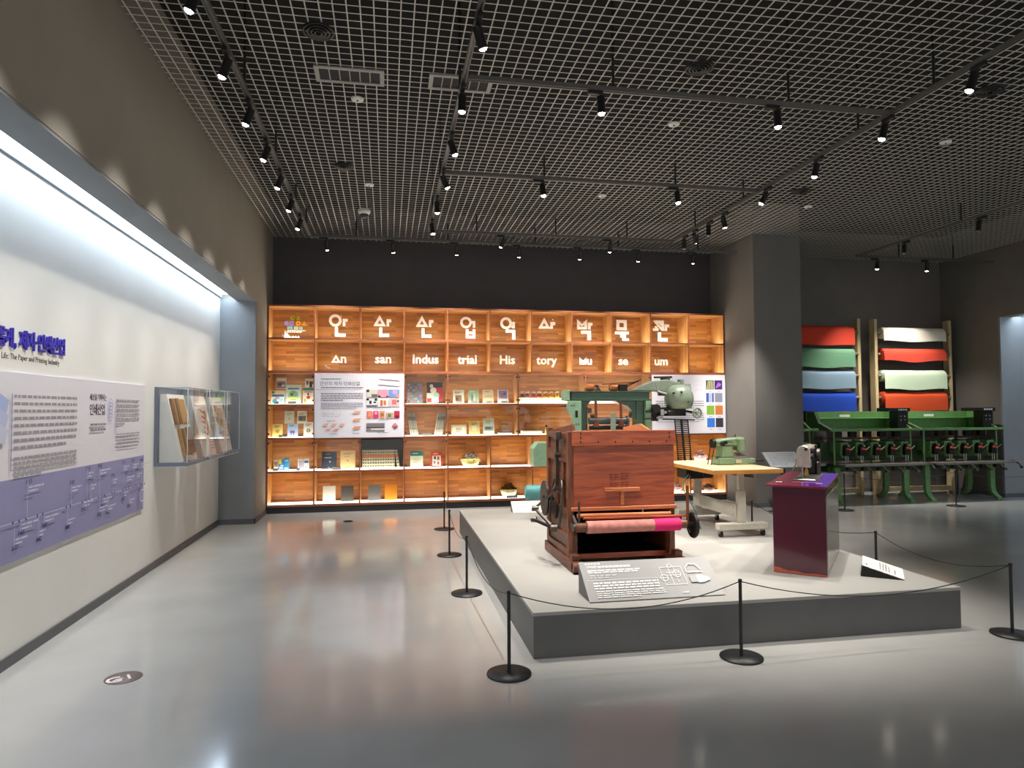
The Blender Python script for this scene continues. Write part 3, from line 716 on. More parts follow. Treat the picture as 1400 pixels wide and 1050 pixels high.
part('bottle_body', flat((190, 170, 60), .3), t, lambda b: b.lathe([(0, 0), (.024, 0), (.026, .01), (.026, .075), (.014, .095), (.012, .11), (0, .11)], (2.56, 10.83, SZ(4) + FL), 14))
part('cap', M_iron, t, lambda b: b.lathe([(.014, .1105), (.018, .111), (.018, .145), (0, .147)], (2.56, 10.83, SZ(4) + FL), 12))
b = MB(); b.box(2.66, 2.84, 10.78, 10.9, SZ(4) + FL, SZ(4) + FL + .022); b.box(2.67, 2.83, 10.79, 10.89, SZ(4) + FL + .0225, SZ(4) + FL + .04)
b.build('colour_chart', flat((190, 70, 55)), None, .003, (2.75, 10.84, SZ(4) + FL), 'red folded colour chart lying in fourth row', 'colour chart')
# row five
def carton(label, X, r, w, h, d, rgb, art, Y=10.8, rot=0):
    z = SZ(r) + FL; t = thing('medicine_carton', label, 'carton', (X, Y, z), 'small cartons')
    M = Matrix.Translation((X, Y, z)) @ Matrix.Rotation(math.radians(rot), 4, 'Z')
    part('carton_body', flat(rgb, .5), t, lambda b: b.box(-w / 2, w / 2, 0, d, 0, h), .001, M=M)
    p = Print(M @ Matrix(((1, 0, 0, 0), (0, 0, -1, 0), (0, 1, 0, 0), (0, 0, 0, 1))))
    for a in art: p.rect(-w / 2 + a[0] * w, a[1] * h, -w / 2 + a[2] * w, a[3] * h, a[4])
    p.build('carton_print', t)
carton('small grey-brown carton, leftmost in fifth row', -1.675, 5, .06, .16, .04, (200, 196, 180), [(.1, .35, .9, .8, (120, 112, 96))])
carton('slanting yellow and blue carton in fifth row', -1.602, 5, .075, .165, .05, (70, 130, 200), [(0, .6, .6, 1, (235, 215, 80)), (.1, .2, .9, .3, (240, 240, 240)), (.4, .4, 1, .5, (235, 235, 235))], rot=-18)
carton('tall bright blue carton in fifth row', -1.525, 5, .07, .19, .05, (40, 150, 205), [(.1, .1, .9, .2, (235, 240, 240)), (.15, .7, .85, .85, (150, 215, 235))])
carton('white and lilac carton, right pair of fifth row', -1.315, 5, .075, .17, .045, (216, 212, 222), [(.15, .2, .85, .6, (170, 160, 190)), (.1, .7, .9, .75, (120, 110, 140))], rot=14)
carton('white carton with blue emblem, right pair of fifth row', -1.232, 5, .075, .175, .045, (224, 226, 226), [(.1, .62, .9, .8, (50, 90, 160)), (.2, .2, .8, .3, (150, 170, 180))])
tagcard('white card before the small cartons at left of fifth row', -1.67, 5, .09)
tagcard('white card before the right pair of cartons', -1.34, 5, .05)
book('navy hardback with white lettering in second cell of fifth row', -.898, 5, .225, .27, (40, 46, 66), [('l', .25, .75, .88, .03, .06, 1, (150, 150, 160)), ('l', .2, .85, .68, .05, .06, 1, (190, 190, 196)), ('o', .55, .42, .06, (180, 180, 190)), ('l', .4, .65, .1, .03, .06, 1, (160, 160, 170))], 10.86, 0, .022, 8)
book('cream hardback with faint lettering in second cell of fifth row', -.617, 5, .225, .28, (226, 196, 140), [('l', .2, .85, .88, .03, .06, 2, (150, 120, 80)), ('l', .25, .8, .7, .03, .05, 1, (150, 120, 80)), ('o', .5, .44, .05, (130, 100, 60)), ('l', .4, .65, .1, .03, .06, 1, (150, 120, 80))], 10.86, 0, .022, 8)
tagcard('white card between the navy and cream hardbacks', -.775, 5, .13)
M_sp = flat((222, 214, 186)); M_so = flat((205, 110, 50))
def volume(label, X, tilt):
    z = SZ(5) + FL; t = thing('encyclopaedia_volume', label, 'book', (X, 10.82, z), 'encyclopaedia set')
    M = Matrix.Translation((X, 10.8, z)) @ Matrix.Rotation(tilt, 4, 'Y')
    part('spine', M_sp, t, lambda b: (b.box(-.0175, .0175, 0, .16, .002, .285)), .002, M=M)
    p = Print(M @ Matrix(((1, 0, 0, 0), (0, 0, -1, 0), (0, 1, 0, 0), (0, 0, 0, 1))))
    p.rect(-.016, .165, .016, .225, (210, 112, 52)); p.rect(-.012, .24, .012, .262, (60, 84, 60)); p.rect(-.012, .125, .012, .15, (60, 84, 60)); p.rect(-.012, .075, .012, .1, (70, 90, 70)); p.rect(-.012, .03, .012, .05, (90, 100, 80))
    p.build('spine_print', t)
for i in range(13):
    volume('cream and orange encyclopaedia volume, %s from the left of its row' % ORD[i], -.377 + .0385 * i, 0)
volume('cream and orange encyclopaedia volume leaning against the end of its row', .165, -.14)
book('white book with teal title band in fourth cell of fifth row', .449, 5, .2, .26, (220, 226, 206), [(0, .7, 1, 1, (20, 130, 120)), ('l', .2, .8, .88, .05, .1, 1, (235, 240, 235)), ('l', .2, .85, .55, .02, .08, 5, (170, 180, 160))], 10.85)
book('red book with a panel of dark figures in fourth cell of fifth row', .765, 5, .175, .245, (205, 40, 36), [(.12, .08, .88, .74, (232, 220, 205)), ('l', .2, .8, .9, .07, .1, 1, (240, 205, 60)), (.25, .5, .45, .7, (60, 60, 80)), (.55, .45, .75, .68, (90, 100, 120)), (.2, .2, .4, .4, (120, 130, 160)), (.55, .15, .75, .35, (170, 90, 90))], 10.85)
def bowl(label, X, r, R, h, m, fill, n, seed, rim=None, pale=0.5, Y=10.83):
    z = SZ(r) + FL; t = thing('exhibit_bowl', label, 'bowl', (X, Y, z))
    part('bowl_wall', m, t, lambda b: b.lathe([(0, .002), (R * .5, .002), (R * .78, h * .3), (R, h), (R - .006, h), (R * .76, h * .33), (R * .46, .01), (0, .01)], (X, Y, z), 24))
    rnd = random.Random(seed)
    for j, rgb in enumerate(fill):
        def pile(b):
            for k in range(n):
                a = rnd.uniform(0, 6.283); rr = R * .92 * math.sqrt(rnd.random()); hh = h * .6 + (1 - (rr / R) ** 2) * h * 1.05 * rnd.uniform(.6, 1.1)
                c = Vector((X + rr * math.cos(a), Y + rr * math.sin(a), z + hh)); d = Vector((rnd.uniform(-1, 1), rnd.uniform(-1, 1), rnd.uniform(-.5, .5))).normalized()
                b.beam(c - d * rnd.uniform(.015, .035), c + d * rnd.uniform(.015, .035), .014, .006)
        part('shredded_filling', flat(rgb, .9), t, pile, kind='stuff')
bowl('yellow glass bowl heaped with shredded white and brown paper', 1.303, 5, .165, .13, mat('yellow_glassware', (216, 200, 120), .15, var=.04), [(225, 222, 205), (120, 92, 70), (200, 196, 180)], 90, 3)
# row six
for X, lab, rgb in [(-.895, 'plain white notebook standing in second cell of bottom row', (226, 228, 218)), (-.622, 'plain dark grey notebook standing in second cell of bottom row', (84, 80, 74)), (-.206, 'plain slate grey notebook standing in third cell of bottom row', (110, 112, 110)), (.047, 'plain orange notebook standing in third cell of bottom row', (222, 142, 30))]:
    book(lab, X, 6, .19, .245, rgb, (), 10.84, 0, .014, 7, 'notebook', 'notebook')
bowl('clear glass bowl of coiled brown ribbon in sixth cell of bottom row', 1.938, 6, .15, .125, mat('pale_glassware', (216, 206, 160), .12, var=.04), [(90, 60, 30), (170, 130, 60), (60, 44, 30)], 70, 5, Y=10.9)
tagcard('blue name card before the bowl of brown ribbon', 1.96, 6, .18, (60, 74, 104))
bowl('bowl of pink and white cotton in tenth cell of fifth row', 5.26, 5, .12, .11, mat('pale_pink_glassware', (226, 200, 190), .2, var=.05), [(226, 190, 180), (236, 226, 216), (190, 110, 100)], 45, 8)
bowl('bowl of pink and cream yarn in ninth cell of bottom row', 4.8, 6, .12, .1, mat('rose_glassware', (220, 186, 176), .2, var=.05), [(226, 170, 160), (240, 230, 215), (205, 120, 120)], 45, 9)
bowl('small dark bowl of wood chips in last cell of bottom row', 5.42, 6, .1, .08, mat('brown_bowl', (92, 62, 44), .4, var=.1), [(140, 96, 60), (70, 50, 40)], 30, 10)
# ------------------------------------------------------------------ left recess: title, long panel, wall cases
WX = -2.27
M_blue = mat('blue_letter_face', (48, 44, 172), .4, var=.02)
M_lilac = mat('lilac_panel_sheet', (214, 212, 220), .55, var=.01)
t = thing('wall_title', 'raised blue Korean title lettering on the white recess wall', 'lettering', (WX, 4.9, 1.88))
_y = 5.29
for ch in reversed('풍요롭게, 제지·인쇄산업'):
    adv = {' ': .03, ',': .035, '·': .034}.get(ch, .0955)
    _y -= adv
    if ch != ' ': text('title_letter', ch, .128, M_blue, plane_wall_left(WX + .008, _y + adv / 2, 1.955), t, .005, .003, 'CENTER', 1, .86, 3)
t2 = thing('wall_subtitle', 'small grey English subtitle on the white recess wall below the blue title', 'lettering', (WX, 4.9, 1.8))
text('subtitle_letter', 'Enriching Our Life: The Paper and Printing Industry', .05, mat('grey_letter', (100, 100, 96), .6), plane_wall_left(WX + .0012, 5.225, 1.874), t2, .0008, 0, 'RIGHT', 1.0, .98, 2, 'stuff')
PY0, PY1, PZ0, PZ1 = 3.2, 6.88, .633, 1.793
t = thing('timeline_panel', 'long lilac wall panel with a purple timeline band', 'panel', (WX, 5.0, PZ0))
part('panel_sheet', M_lilac, t, lambda b: b.box(WX + .002, WX + .016, PY0, PY1, PZ0, PZ1), .001)
pr = Print(plane_wall_left(WX + .0162, 0, 0))
PURP = (138, 138, 178); DK = (74, 72, 112); PW = (196, 196, 216)
pr.rect(PY0 + .002, PZ0 + .002, PY1 - .002, 1.138, PURP)
G = (146, 144, 150)
pr.lines(4.62, 5.47, 1.655, .018, .0455, 8, G, .8, (.03, .09), .012)
pr.lines(4.62, 5.47, 1.27, .013, .0285, 5, (150, 148, 154), .4, (.03, .08), .01)
pr.lines(6.2, 6.72, 1.65, .016, .04, 6, G, .35, (.03, .08), .012)
pr.lines(6.2, 6.72, 1.36, .012, .028, 5, (150, 148, 154), .9, (.03, .08), .01)
pr.rect(4.575, 1.19, 4.583, 1.66, (84, 88, 150)); pr.rect(6.17, 1.3, 6.177, 1.66, (110, 112, 170))
pr.lines(5.68, 5.98, 1.455, .016, .042, 2, (120, 118, 124), .95, (.03, .07), .01)
for k in range(5): pr.ring((6.06, 1.5 + .03 * k), .03, .036, (150, 152, 200), 10)
for k in range(3): pr.poly([(4.44, 1.66 - k * .09), (4.54, 1.62 - k * .09), (4.5, 1.5 - k * .07), (4.4, 1.5 - k * .07)], (160 + 15 * k, 175 + 10 * k, 215))
pr.rect(PY0, .872, 6.86, .877, PW)
DOTS = [4.61, 4.68, 4.76, 4.9, 4.97, 5.3, 5.36, 5.55, 5.62, 5.68, 5.84, 5.9, 5.95, 6.1, 6.15, 6.33, 6.4, 6.46, 6.55, 6.6, 6.65, 6.76, 6.78, 6.84]
for d in DOTS[::1]:
    pr.ring((d, .8745), 0, .011, DK, 8)
def stem(y, z0, z1): pr.rect(y - .002, min(z0, z1), y + .002, max(z0, z1), PW)
YEARS = [(4.76, 1.09, 'u'), (5.36, 1.02, 'u'), (5.62, 1.1, 'u'), (5.68, 1.0, 'u'), (5.84, 1.1, 'u'), (6.1, 1.0, 'u'), (6.33, 1.09, 'u'), (6.4, .99, 'u'), (6.55, 1.09, 'u'), (6.65, 1.0, 'u'), (6.76, 1.08, 'u'),
         (4.61, .7, 'd'), (4.68, .78, 'd'), (4.9, .7, 'd'), (4.97, .78, 'd'), (5.3, .71, 'd'), (5.55, .8, 'd'), (5.84, .72, 'd'), (5.9, .78, 'd'), (6.0, .71, 'd'), (6.33, .78, 'd'), (6.46, .7, 'd')]
YT = ['1415', '1902', '1910', '1917', '1926', '1950', '1965', '1967', '1971', '1984', '1988', '1377', '1403', '1882', '1883', '1884', '1912', '1952', '1961', '1962', '1967', '1977']
for (y, z, k), s in zip(YEARS, YT):
    stem(y, .8745, z + .03)
    pr.lines(y + .012, y + .012 + random.uniform(.08, .2), z - .012 if k == 'u' else z + .075, .011, .024, 2, PW, .6, (.04, .1), .01)
pr.ring((6.77, .775), .045, .06, PW, 20); pr.ring((6.77, .775), .02, .026, PW, 14)
pr.build('panel_print', t, .0005)
for (y, z, k), s in zip(YEARS, YT):
    text('year_figure', s, .046, flat(DK), plane_wall_left(WX + .0182, y + .012, z), t, .0003, .0, 'LEFT', .95, .9, 1, 'stuff')
text('panel_heading', '세상을 기록하는', .058, flat(INK), plane_wall_left(WX + .0182, 5.68, 1.64), t, .0003, 0, 'LEFT', .85, .9)
text('panel_heading', '인쇄산업', .095, flat(INK), plane_wall_left(WX + .0182, 5.68, 1.53), t, .0003, .001, 'LEFT', .85, .9)

M_hood = clear('clear_hood_acrylic', (.985, .99, .99), .35)
M_cback = mat('slate_case_back', (104, 110, 122), .6, var=.04)
M_ray = mat('cream_sample_mount', (224, 218, 208), .8, var=.02)
M_kraft = mat('kraft_card', (172, 132, 84), .8, var=.1, scale=40)
M_brown = mat('brown_card', (132, 96, 66), .8, var=.1, scale=40)
def wallcase(label, y0, kind):
    y1 = y0 + .72; z0, z1 = 1.0, 1.79; d = .31
    t = thing('wall_display_case', label, 'display case', (WX, (y0 + y1) / 2, z0), 'clear wall cases')
    part('case_back', M_cback, t, lambda b: b.box(WX, WX + .03, y0, y1, z0, z1), .001, 'slate grey back board')
    part('case_floor', M_cback, t, lambda b: b.box(WX + .03, WX + d, y0, y1, z0, z0 + .035), .001)
    g = part('acrylic_hood', M_hood, t, lambda b: (b.box(WX + .03, WX + d, y0, y0 + .005, z0 + .035, z1), b.box(WX + .03, WX + d, y1 - .005, y1, z0 + .035, z1), b.box(WX + d - .005, WX + d, y0 + .005, y1 - .005, z0 + .035, z1), b.box(WX + .03, WX + d - .005, y0 + .005, y1 - .005, z1 - .005, z1)))
    M_rim = mat('polished_acrylic_edge', (220, 226, 226), .3, var=.02)
    part('hood_edge', M_rim, g, lambda b: (b.box(WX + d - .004, WX + d + .001, y0 - .001, y0 + .004, z0 + .035, z1), b.box(WX + d - .004, WX + d + .001, y1 - .004, y1 + .001, z0 + .035, z1), b.box(WX + d - .003, WX + d + .001, y0, y1, z1 - .003, z1 + .001), b.box(WX + .03, WX + d, y0 - .001, y0 + .003, z1 - .003, z1 + .001), b.box(WX, WX + d + .001, y0 - .001, y1 + .001, z0 - .004, z0)))
    part('sloped_mount', M_ray, t, lambda b: b.prism([(WX + .031, z0 + .036), (WX + .24, z0 + .036), (WX + .09, z1 - .07), (WX + .031, z1 - .07)], 'y', y0 + .06, y1 - .08), label='cream sloping mount')
    nx = .7 / math.hypot(.7, .15); nz = .15 / math.hypot(.7, .15)
    def onslope(b, ya, yb, s0, s1, th):
        A = Vector((WX + .24, 0, z0 + .036)); Bv = Vector((WX + .09, 0, z1 - .07)); n = Vector((nx, 0, nz))
        p0 = A.lerp(Bv, s0) + n * .001; p1 = A.lerp(Bv, s1) + n * .001
        vs = [(p0.x, ya, p0.z), (p0.x, yb, p0.z), (p1.x, yb, p1.z), (p1.x, ya, p1.z)]
        vs += [(v[0] + n.x * th, v[1], v[2] + n.z * th) for v in vs]
        b.add(vs, [(0, 1, 2, 3), (7, 6, 5, 4), (0, 4, 5, 1), (1, 5, 6, 2), (2, 6, 7, 3), (3, 7, 4, 0)])
    return t, onslope, y0
t, on, y0 = wallcase('clear wall case of brown card samples, nearest the timeline panel', 7.2, 0)
def sample(name, label, on, m, args, group='paper samples in the wall cases', cat='paper sample', extra=None):
    c = thing(name, label, cat, (WX + .16, (args[0] + args[1]) / 2, 1.1), group)
    part('card', m, c, lambda b: on(b, *args))
    if extra: part('card_print', extra[0], c, lambda b: [on(b, *a) for a in extra[1]])
for k in range(4):
    sample('card_sample', 'upright strip of tan card, upper row of nearest wall case, %s' % ORD[k], on, M_kraft if k % 2 else M_brown, (y0 + .1 + .045 * k, y0 + .135 + .045 * k, .55, .93, .02 + .008 * k))
    sample('card_sample', 'upright strip of brown card, lower row of nearest wall case, %s' % ORD[k], on, M_brown if k % 2 else M_kraft, (y0 + .14 + .04 * k, y0 + .17 + .04 * k, .08, .48, .03 + .008 * k))
sample('card_sample', 'square of kraft card, upper right of nearest wall case', on, M_kraft, (y0 + .36, y0 + .58, .55, .93, .01))
sample('card_sample', 'square of brown card, lower right of nearest wall case', on, M_brown, (y0 + .42, y0 + .6, .1, .5, .01))
t, on, y0 = wallcase('clear wall case with a red and white striped roll, middle of three', 8.03, 1)
M_str = mat('white_paper', (236, 230, 222), .7)
c = thing('striped_paper_sample', 'red and white diagonally striped paper strip in the middle wall case', 'paper sample', (WX + .2, y0 + .3, 1.1), 'paper samples in the wall cases')
part('card', M_str, c, lambda b: on(b, y0 + .2, y0 + .32, .3, .78, .03))
def strp(b):
    for k in range(5):
        s = .32 + k * .09
        A = Vector((WX + .24, 0, 1.036)); Bv = Vector((WX + .09, 0, 1.72)); n = Vector((.978, 0, .21))
        P = [A.lerp(Bv, s + .045) + n * .0325, A.lerp(Bv, s) + n * .0325, A.lerp(Bv, s + .04) + n * .0325, A.lerp(Bv, s + .085 if s < .66 else .78) + n * .0325]
        b.add([(P[0].x, y0 + .2, P[0].z), (P[1].x, y0 + .32, P[1].z), (P[2].x, y0 + .32, P[2].z), (P[3].x, y0 + .2, P[3].z)], [(0, 1, 2, 3)])
part('stripe', flat((205, 70, 56)), c, strp)
sample('card_sample', 'tan card strip beside the striped paper in the middle wall case', on, M_kraft, (y0 + .38, y0 + .5, .35, .75, .012))
sample('card_sample', 'pale printed sheet at the foot of the middle wall case', on, flat((226, 206, 196)), (y0 + .4, y0 + .6, .06, .28, .006), extra=(flat((170, 150, 150)), [(y0 + .42, y0 + .58, .1 + .05 * k, .12 + .05 * k, .0068) for k in range(3)]))
t, on, y0 = wallcase('clear wall case with folded card pieces, farthest along the recess', 8.86, 2)
M_bei = mat('beige_folded_card', (206, 166, 126), .8, var=.08)
for k in range(3):
    c = thing('folded_card', 'beige folded card chevron, %s down in the farthest wall case' % ORD[k], 'paper sample', (WX + .2, y0 + .25, 1.3), 'folded cards')
    s = .72 - .2 * k
    part('fold', M_bei, c, lambda b: (on(b, y0 + .16, y0 + .27, s, s + .12, .012), on(b, y0 + .27, y0 + .38, s - .05, s + .07, .03)))
sample('card_sample', 'cream printed sheet at the side of the farthest wall case', on, flat((222, 210, 200)), (y0 + .42, y0 + .6, .15, .7, .005), extra=(flat((150, 140, 130)), [(y0 + .44, y0 + .58, .2 + .07 * k, .22 + .07 * k, .0058) for k in range(6)]))
# floor sticker and socket plate
t = thing('floor_sticker', 'round grey floor sticker with white letters, near left foreground', 'sticker', (-1.51, 4.33, 0))
part('sticker_disc', mat('taupe_sticker', (120, 106, 104), .5), t, lambda b: b.lathe([(0, .0025), (.1, .0025), (.1, .0005), (0, .0005)], (-1.51, 4.33, 0), 28))
Mf = Matrix.Translation((-1.52, 4.30, .003)) @ Matrix.Rotation(math.radians(28), 4, 'Z')
text('sticker_letter', 'C', .12, flat((228, 220, 216)), Mf @ Matrix.Translation((-.03, -.025, 0)), t, .0004, .003)
text('sticker_letter', '1', .1, flat((228, 220, 216)), Mf @ Matrix.Translation((.05, -.015, 0)), t, .0004, .002)
part('sticker_mark', flat((228, 220, 216)), t, lambda b: (b.box(-.035, .012, -.005, .006, 0, .0008), b.box(-.02, .02, .012, .02, 0, .0008)), M=Mf)
b = MB(); b.lathe([(0, .012), (.05, .012), (.065, .006), (.07, .0005)], (-.543, 9.72, 0), 20)
b.build('floor_socket', M_iron, None, 0, (-.543, 9.72, 0), 'dark round floor socket before the bookcase', 'floor socket')
# ------------------------------------------------------------------ tracks, spotlights, ceiling fittings
ZTR = 4.03
M_lens = emit('lit_lamp_lens', (255, 244, 226), 40.0)
M_off = mat('unlit_lens', (150, 150, 150), .2)
def track(label, p0, p1, rods):
    p0, p1 = Vector((*p0, ZTR + .018)), Vector((*p1, ZTR + .018))
    t = thing('lighting_track', label, 'lighting track', (p0 + p1) / 2, 'ceiling lighting tracks')
    def rail(b):
        d = (p1 - p0).normalized(); s = Vector((0, 0, 1)).cross(d)
        b.beam(p0 + Vector((0, 0, .006)), p1 + Vector((0, 0, .006)), .036, .024)
        for k in (-1, 1): b.beam(p0 + s * .0135 * k + Vector((0, 0, -.012)), p1 + s * .0135 * k + Vector((0, 0, -.012)), .009, .012)
    part('rail', M_track, t, rail)
    for k in rods:
        q = p0.lerp(p1, k)
        part('hanger_rod', M_black, t, lambda b: b.cyl(q + Vector((0, 0, .018)), (q.x, q.y, ZT), .011, n=8))
track('long black lighting track along the left wall', (-1.1, YN), (-1.1, 9.905), [.3, .45, .6, .7, .8, .9, .97])
track('long black lighting track over the left edge of the platform', (.56, YN), (.56, 9.38), [.3, .5, .62, .715, .86, .95])
track('long black lighting track over the right edge of the platform', (4.2, YN), (4.2, 9.41), [.3, .5, .66, .72, .86, .95])
track('short lighting track crossing above the wooden machine, nearest the camera', (.58, 4.97), (4.18, 4.97), [.32, .74])
track('short lighting track crossing above the platform, second from the camera', (.58, 7.04), (4.18, 7.04), [.3, .72])
track('short lighting track closing the loop before the bookcase', (.58, 9.39), (4.178, 9.39), [.18, .5, .8])
track('wall-washer track running close along the bookcase', (-1.118, 9.93), (5.5, 9.93), [.1, .3, .5, .7, .9])
track('dim lighting track over the right-hand aisle', (7.6, YN), (7.6, 9.85), [.5, .72, .86])
track('dim lighting track over the green embroidery machines', (7.622, 9.86), (10.25, 9.86), [.3, .7])

def spotlight(label, x, y, aim, along='y', lit=True, w=1.0, cone=58, group='ceiling track spotlights', L=.105, shift=0.0):
    t = thing('track_spotlight', label, 'spotlight', (x, y, ZTR), group)
    a = (.06, .018) if along == 'x' else (.018, .06)
    sx, sy = (.045 + shift, 0) if along == 'x' else (0, .045 + shift)
    part('adapter', M_black, t, lambda b: b.box(x - a[0] - sx, x + a[0] - sx, y - a[1] - sy, y + a[1] - sy, ZTR - .032, ZTR - .001), .002)
    pv = Vector((x, y, ZTR - .075))
    d = (Vector(aim) - pv).normalized()
    part('arm', M_black, t, lambda b: (b.cyl((x, y, ZTR - .001), (x, y, ZTR - .06), .009, n=8), b.beam((x, y, ZTR - .055), pv, .03, .012, (1, 0, 0))))
    part('housing', M_black, t, lambda b: b.lathe([(0, -.03), (.03, -.03), (.031, -.024), (.031, L - .012), (.033, L - .01), (.033, L), (.029, L), (.0275, L - .012), (0, L - .012)], pv, 18, d), label='black cylinder housing')
    part('lens', M_lens if lit else M_off, t, lambda b: b.lathe([(0, L + .014), (.012, L + .012), (.021, L + .006), (.0265, L - .004), (.0265, L - .0115), (0, L - .0115)], pv, 16, d), label='bright lamp lens' if lit else 'unlit lamp lens')
    if lit:
        ld = bpy.data.lights.new('spot_beam', 'SPOT'); ld.energy = SPOT_W * w; ld.color = (1.0, .945, .865)
        ld.spot_size = math.radians(cone); ld.spot_blend = .9; ld.shadow_soft_size = .03
        lo = bpy.data.objects.new('spot_beam', ld); COL.objects.link(lo)
        q = pv + d * (L + .03)
        lo.parent = t; lo.location = q - Vector((x, y, ZTR))
        lo.rotation_euler = d.to_track_quat('-Z', 'Y').to_euler()
LY = [4.08, 4.87, 5.66, 6.45, 7.25, 8.06, 8.86]
spotlight('spotlight on the left wall track, out of frame toward the camera', -1.1, 3.28, (-2.27, 3.5, .7), w=.2, cone=56)
spotlight('spotlight on the left wall track, farther toward the camera', -1.1, 2.48, (-2.27, 2.7, .7), w=.2, cone=56)
for i, y in enumerate(LY):
    spotlight('%s lit spotlight from the camera on the left wall track' % ORD[i], -1.1, y, (-2.27, y + .15, .7), w=.2, cone=56)
MY = [4.18, 5.12, 6.03, 6.95, 7.85, 8.81]
AM = [(1.75, 5.0, .9), (.5, 5.3, 0), (1.6, 6.0, .9), (1.9, 7.4, 1.2), (.7, 8.0, 0), (1.2, 8.9, 0)]
for i, y in enumerate(MY):
    spotlight('%s lit spotlight from the camera on the track over the platform left edge' % ORD[i], .56, y, AM[i], w=.45)
for i, (x, a) in enumerate([(1.63, (1.8, 5.0, .5)), (3.14, (3.2, 4.9, .5))]):
    spotlight('%s spotlight on the nearest cross track above the platform' % ['left', 'right'][i], x, 4.97, a, 'x', w=.42)
for i, (x, a) in enumerate([(1.64, (1.9, 6.7, 1.0)), (3.19, (3.4, 6.6, .6))]):
    spotlight('%s spotlight on the second cross track above the platform' % ['left', 'right'][i], x, 7.04, a, 'x', w=.45)
RY = [4.15, 5.05, 5.99, 6.91, 7.89, 8.73]
AR = [(3.2, 4.6, .5), (3.3, 5.2, .6), (3.6, 6.4, .4), (2.9, 7.6, 1.2), (5.2, 8.3, 0), (5.66, 10.3, 1.5)]
for i, y in enumerate(RY):
    spotlight('%s lit spotlight from the camera on the track over the platform right edge' % ORD[i], 4.2, y, AR[i], w=[.35, .35, .4, .45, .8, 1.0][i], cone=34 if i == 5 else 58)
for i, y in enumerate([9.05, 8.3]):
    spotlight('unlit spotlight cylinder beside the %s lamp of the right edge track' % ['last', 'fifth'][i], 4.2, y, (4.25, y + .2, 0), lit=False)
for i, (x, a) in enumerate([(1.62, (.6, 10.6, 1.5)), (3.2, (3.4, 10.6, 1.4))]):
    spotlight('%s spotlight on the track before the bookcase' % ['left', 'right'][i], x, 9.39, a, 'x', w=.85)
for i, (x, lit) in enumerate([(-.87, True), (.07, True), (1.0, True), (1.95, True), (2.9, True), (3.85, True), (4.77, True)]):
    spotlight('%s wall-washer lamp from the left, close to the bookcase wall' % ORD[i], x, 9.93, (x + .05, 10.75, 2.1), 'x', lit, .24, 66)
spotlight('lit spotlight over the left embroidery machine', 8.0, 9.86, (8.0, 10.2, 1.0), 'x', w=.48, cone=75)
spotlight('lit spotlight over the right embroidery machine', 8.95, 9.86, (9.2, 10.45, 1.3), 'x', w=.48, cone=75)
for i, y in enumerate([6.6, 7.5, 8.8]):
    spotlight('unlit spotlight on the right aisle track, %s from the camera' % ORD[i], 7.6, y, (7.3, y + .8 - .5 * i, 0), lit=False)

def vent(label, x0, x1, y0, y1):
    z = ZC - .004
    t = thing('air_vent', label, 'vent', ((x0 + x1) / 2, (y0 + y1) / 2, z), 'ceiling air vents')
    f = .035
    part('frame', mat('vent_frame_grey', (150, 150, 142), .5), t, lambda b: (b.box(x0, x1, y0, y0 + f, z - .012, z), b.box(x0, x1, y1 - f, y1, z - .012, z), b.box(x0, x0 + f, y0 + f, y1 - f, z - .012, z), b.box(x1 - f, x1, y0 + f, y1 - f, z - .012, z)))
    part('grille', mat('vent_dark', (34, 34, 36), .8), t, lambda b: b.box(x0 + f, x1 - f, y0 + f, y1 - f, z - .003, z))
    for k in range(1, 6):
        x = x0 + f + (x1 - x0 - 2 * f) * k / 6
        part('divider', mat('vent_frame_grey'), t, lambda b: b.box(x - .004, x + .004, y0 + f, y1 - f, z - .009, z - .0032))
vent('rectangular grey air vent between the left and middle tracks', -.59, -.035, 5.46, 5.72)
vent('rectangular grey air vent crossed by the middle track', .33, .86, 5.44, 5.7)
def diffuser(label, x, y):
    t = thing('round_diffuser', label, 'air diffuser', (x, y, ZC), 'round ceiling diffusers')
    for k, r in enumerate((.1, .072, .045, .02)):
        part('ring', M_black, t, lambda b: b.lathe([(r, -.02 - .004 * k), (r + .012, -.026 - .004 * k), (r + .014, -.008), (r, -.008)], (x, y, ZC), 24))
def detector(label, x, y):
    t = thing('ceiling_detector', label, 'detector', (x, y, ZC), 'white ceiling detectors')
    part('detector_disc', M_white, t, lambda b: b.lathe([(0, -.018), (.05, -.018), (.056, -.01), (.056, -.001), (0, -.001)], (x, y, ZC), 22))
    part('sensor', M_iron, t, lambda b: b.lathe([(0, -.026), (.008, -.025), (.009, -.0185), (0, -.0185)], (x, y, ZC), 10))
for i, (x, y) in enumerate([(-.5, 4.95), (-.49, 7.7), (2.46, 4.97), (5.12, 4.9), (5.13, 7.64)]):
    diffuser('dark round ceiling diffuser ' + ['near the left track, nearest the camera', 'between left and middle tracks, farther back', 'above the platform front', 'right of the right edge track, nearest the camera', 'right of the right edge track, farther back'][i], x, y)
for i, (x, y) in enumerate([(-.27, 6.01), (-.23, 8.31), (2.71, 6.03), (2.71, 8.25), (5.68, 5.97), (5.64, 8.24)]):
    detector('white ceiling detector ' + ['just behind the left air vent', 'left of the middle track near the dome camera', 'between the two cross tracks', 'behind the second cross track', 'in the right part of the ceiling, nearer the camera', 'in the right part of the ceiling, farther back'][i], x, y)
t = thing('dome_camera', 'white dome security camera under the grid near the bookcase', 'camera', (-.326, 9.4, ZC))
part('camera_base', M_white, t, lambda b: b.lathe([(0, -.001), (.085, -.001), (.085, -.03), (.07, -.055), (.055, -.06)], (-.326, 9.4, ZC), 20))
part('camera_dome', mat('smoked_dome', (60, 60, 64), .1), t, lambda b: b.lathe([(.055, -.061), (.05, -.09), (.03, -.112), (0, -.118)], (-.326, 9.4, ZC), 18))

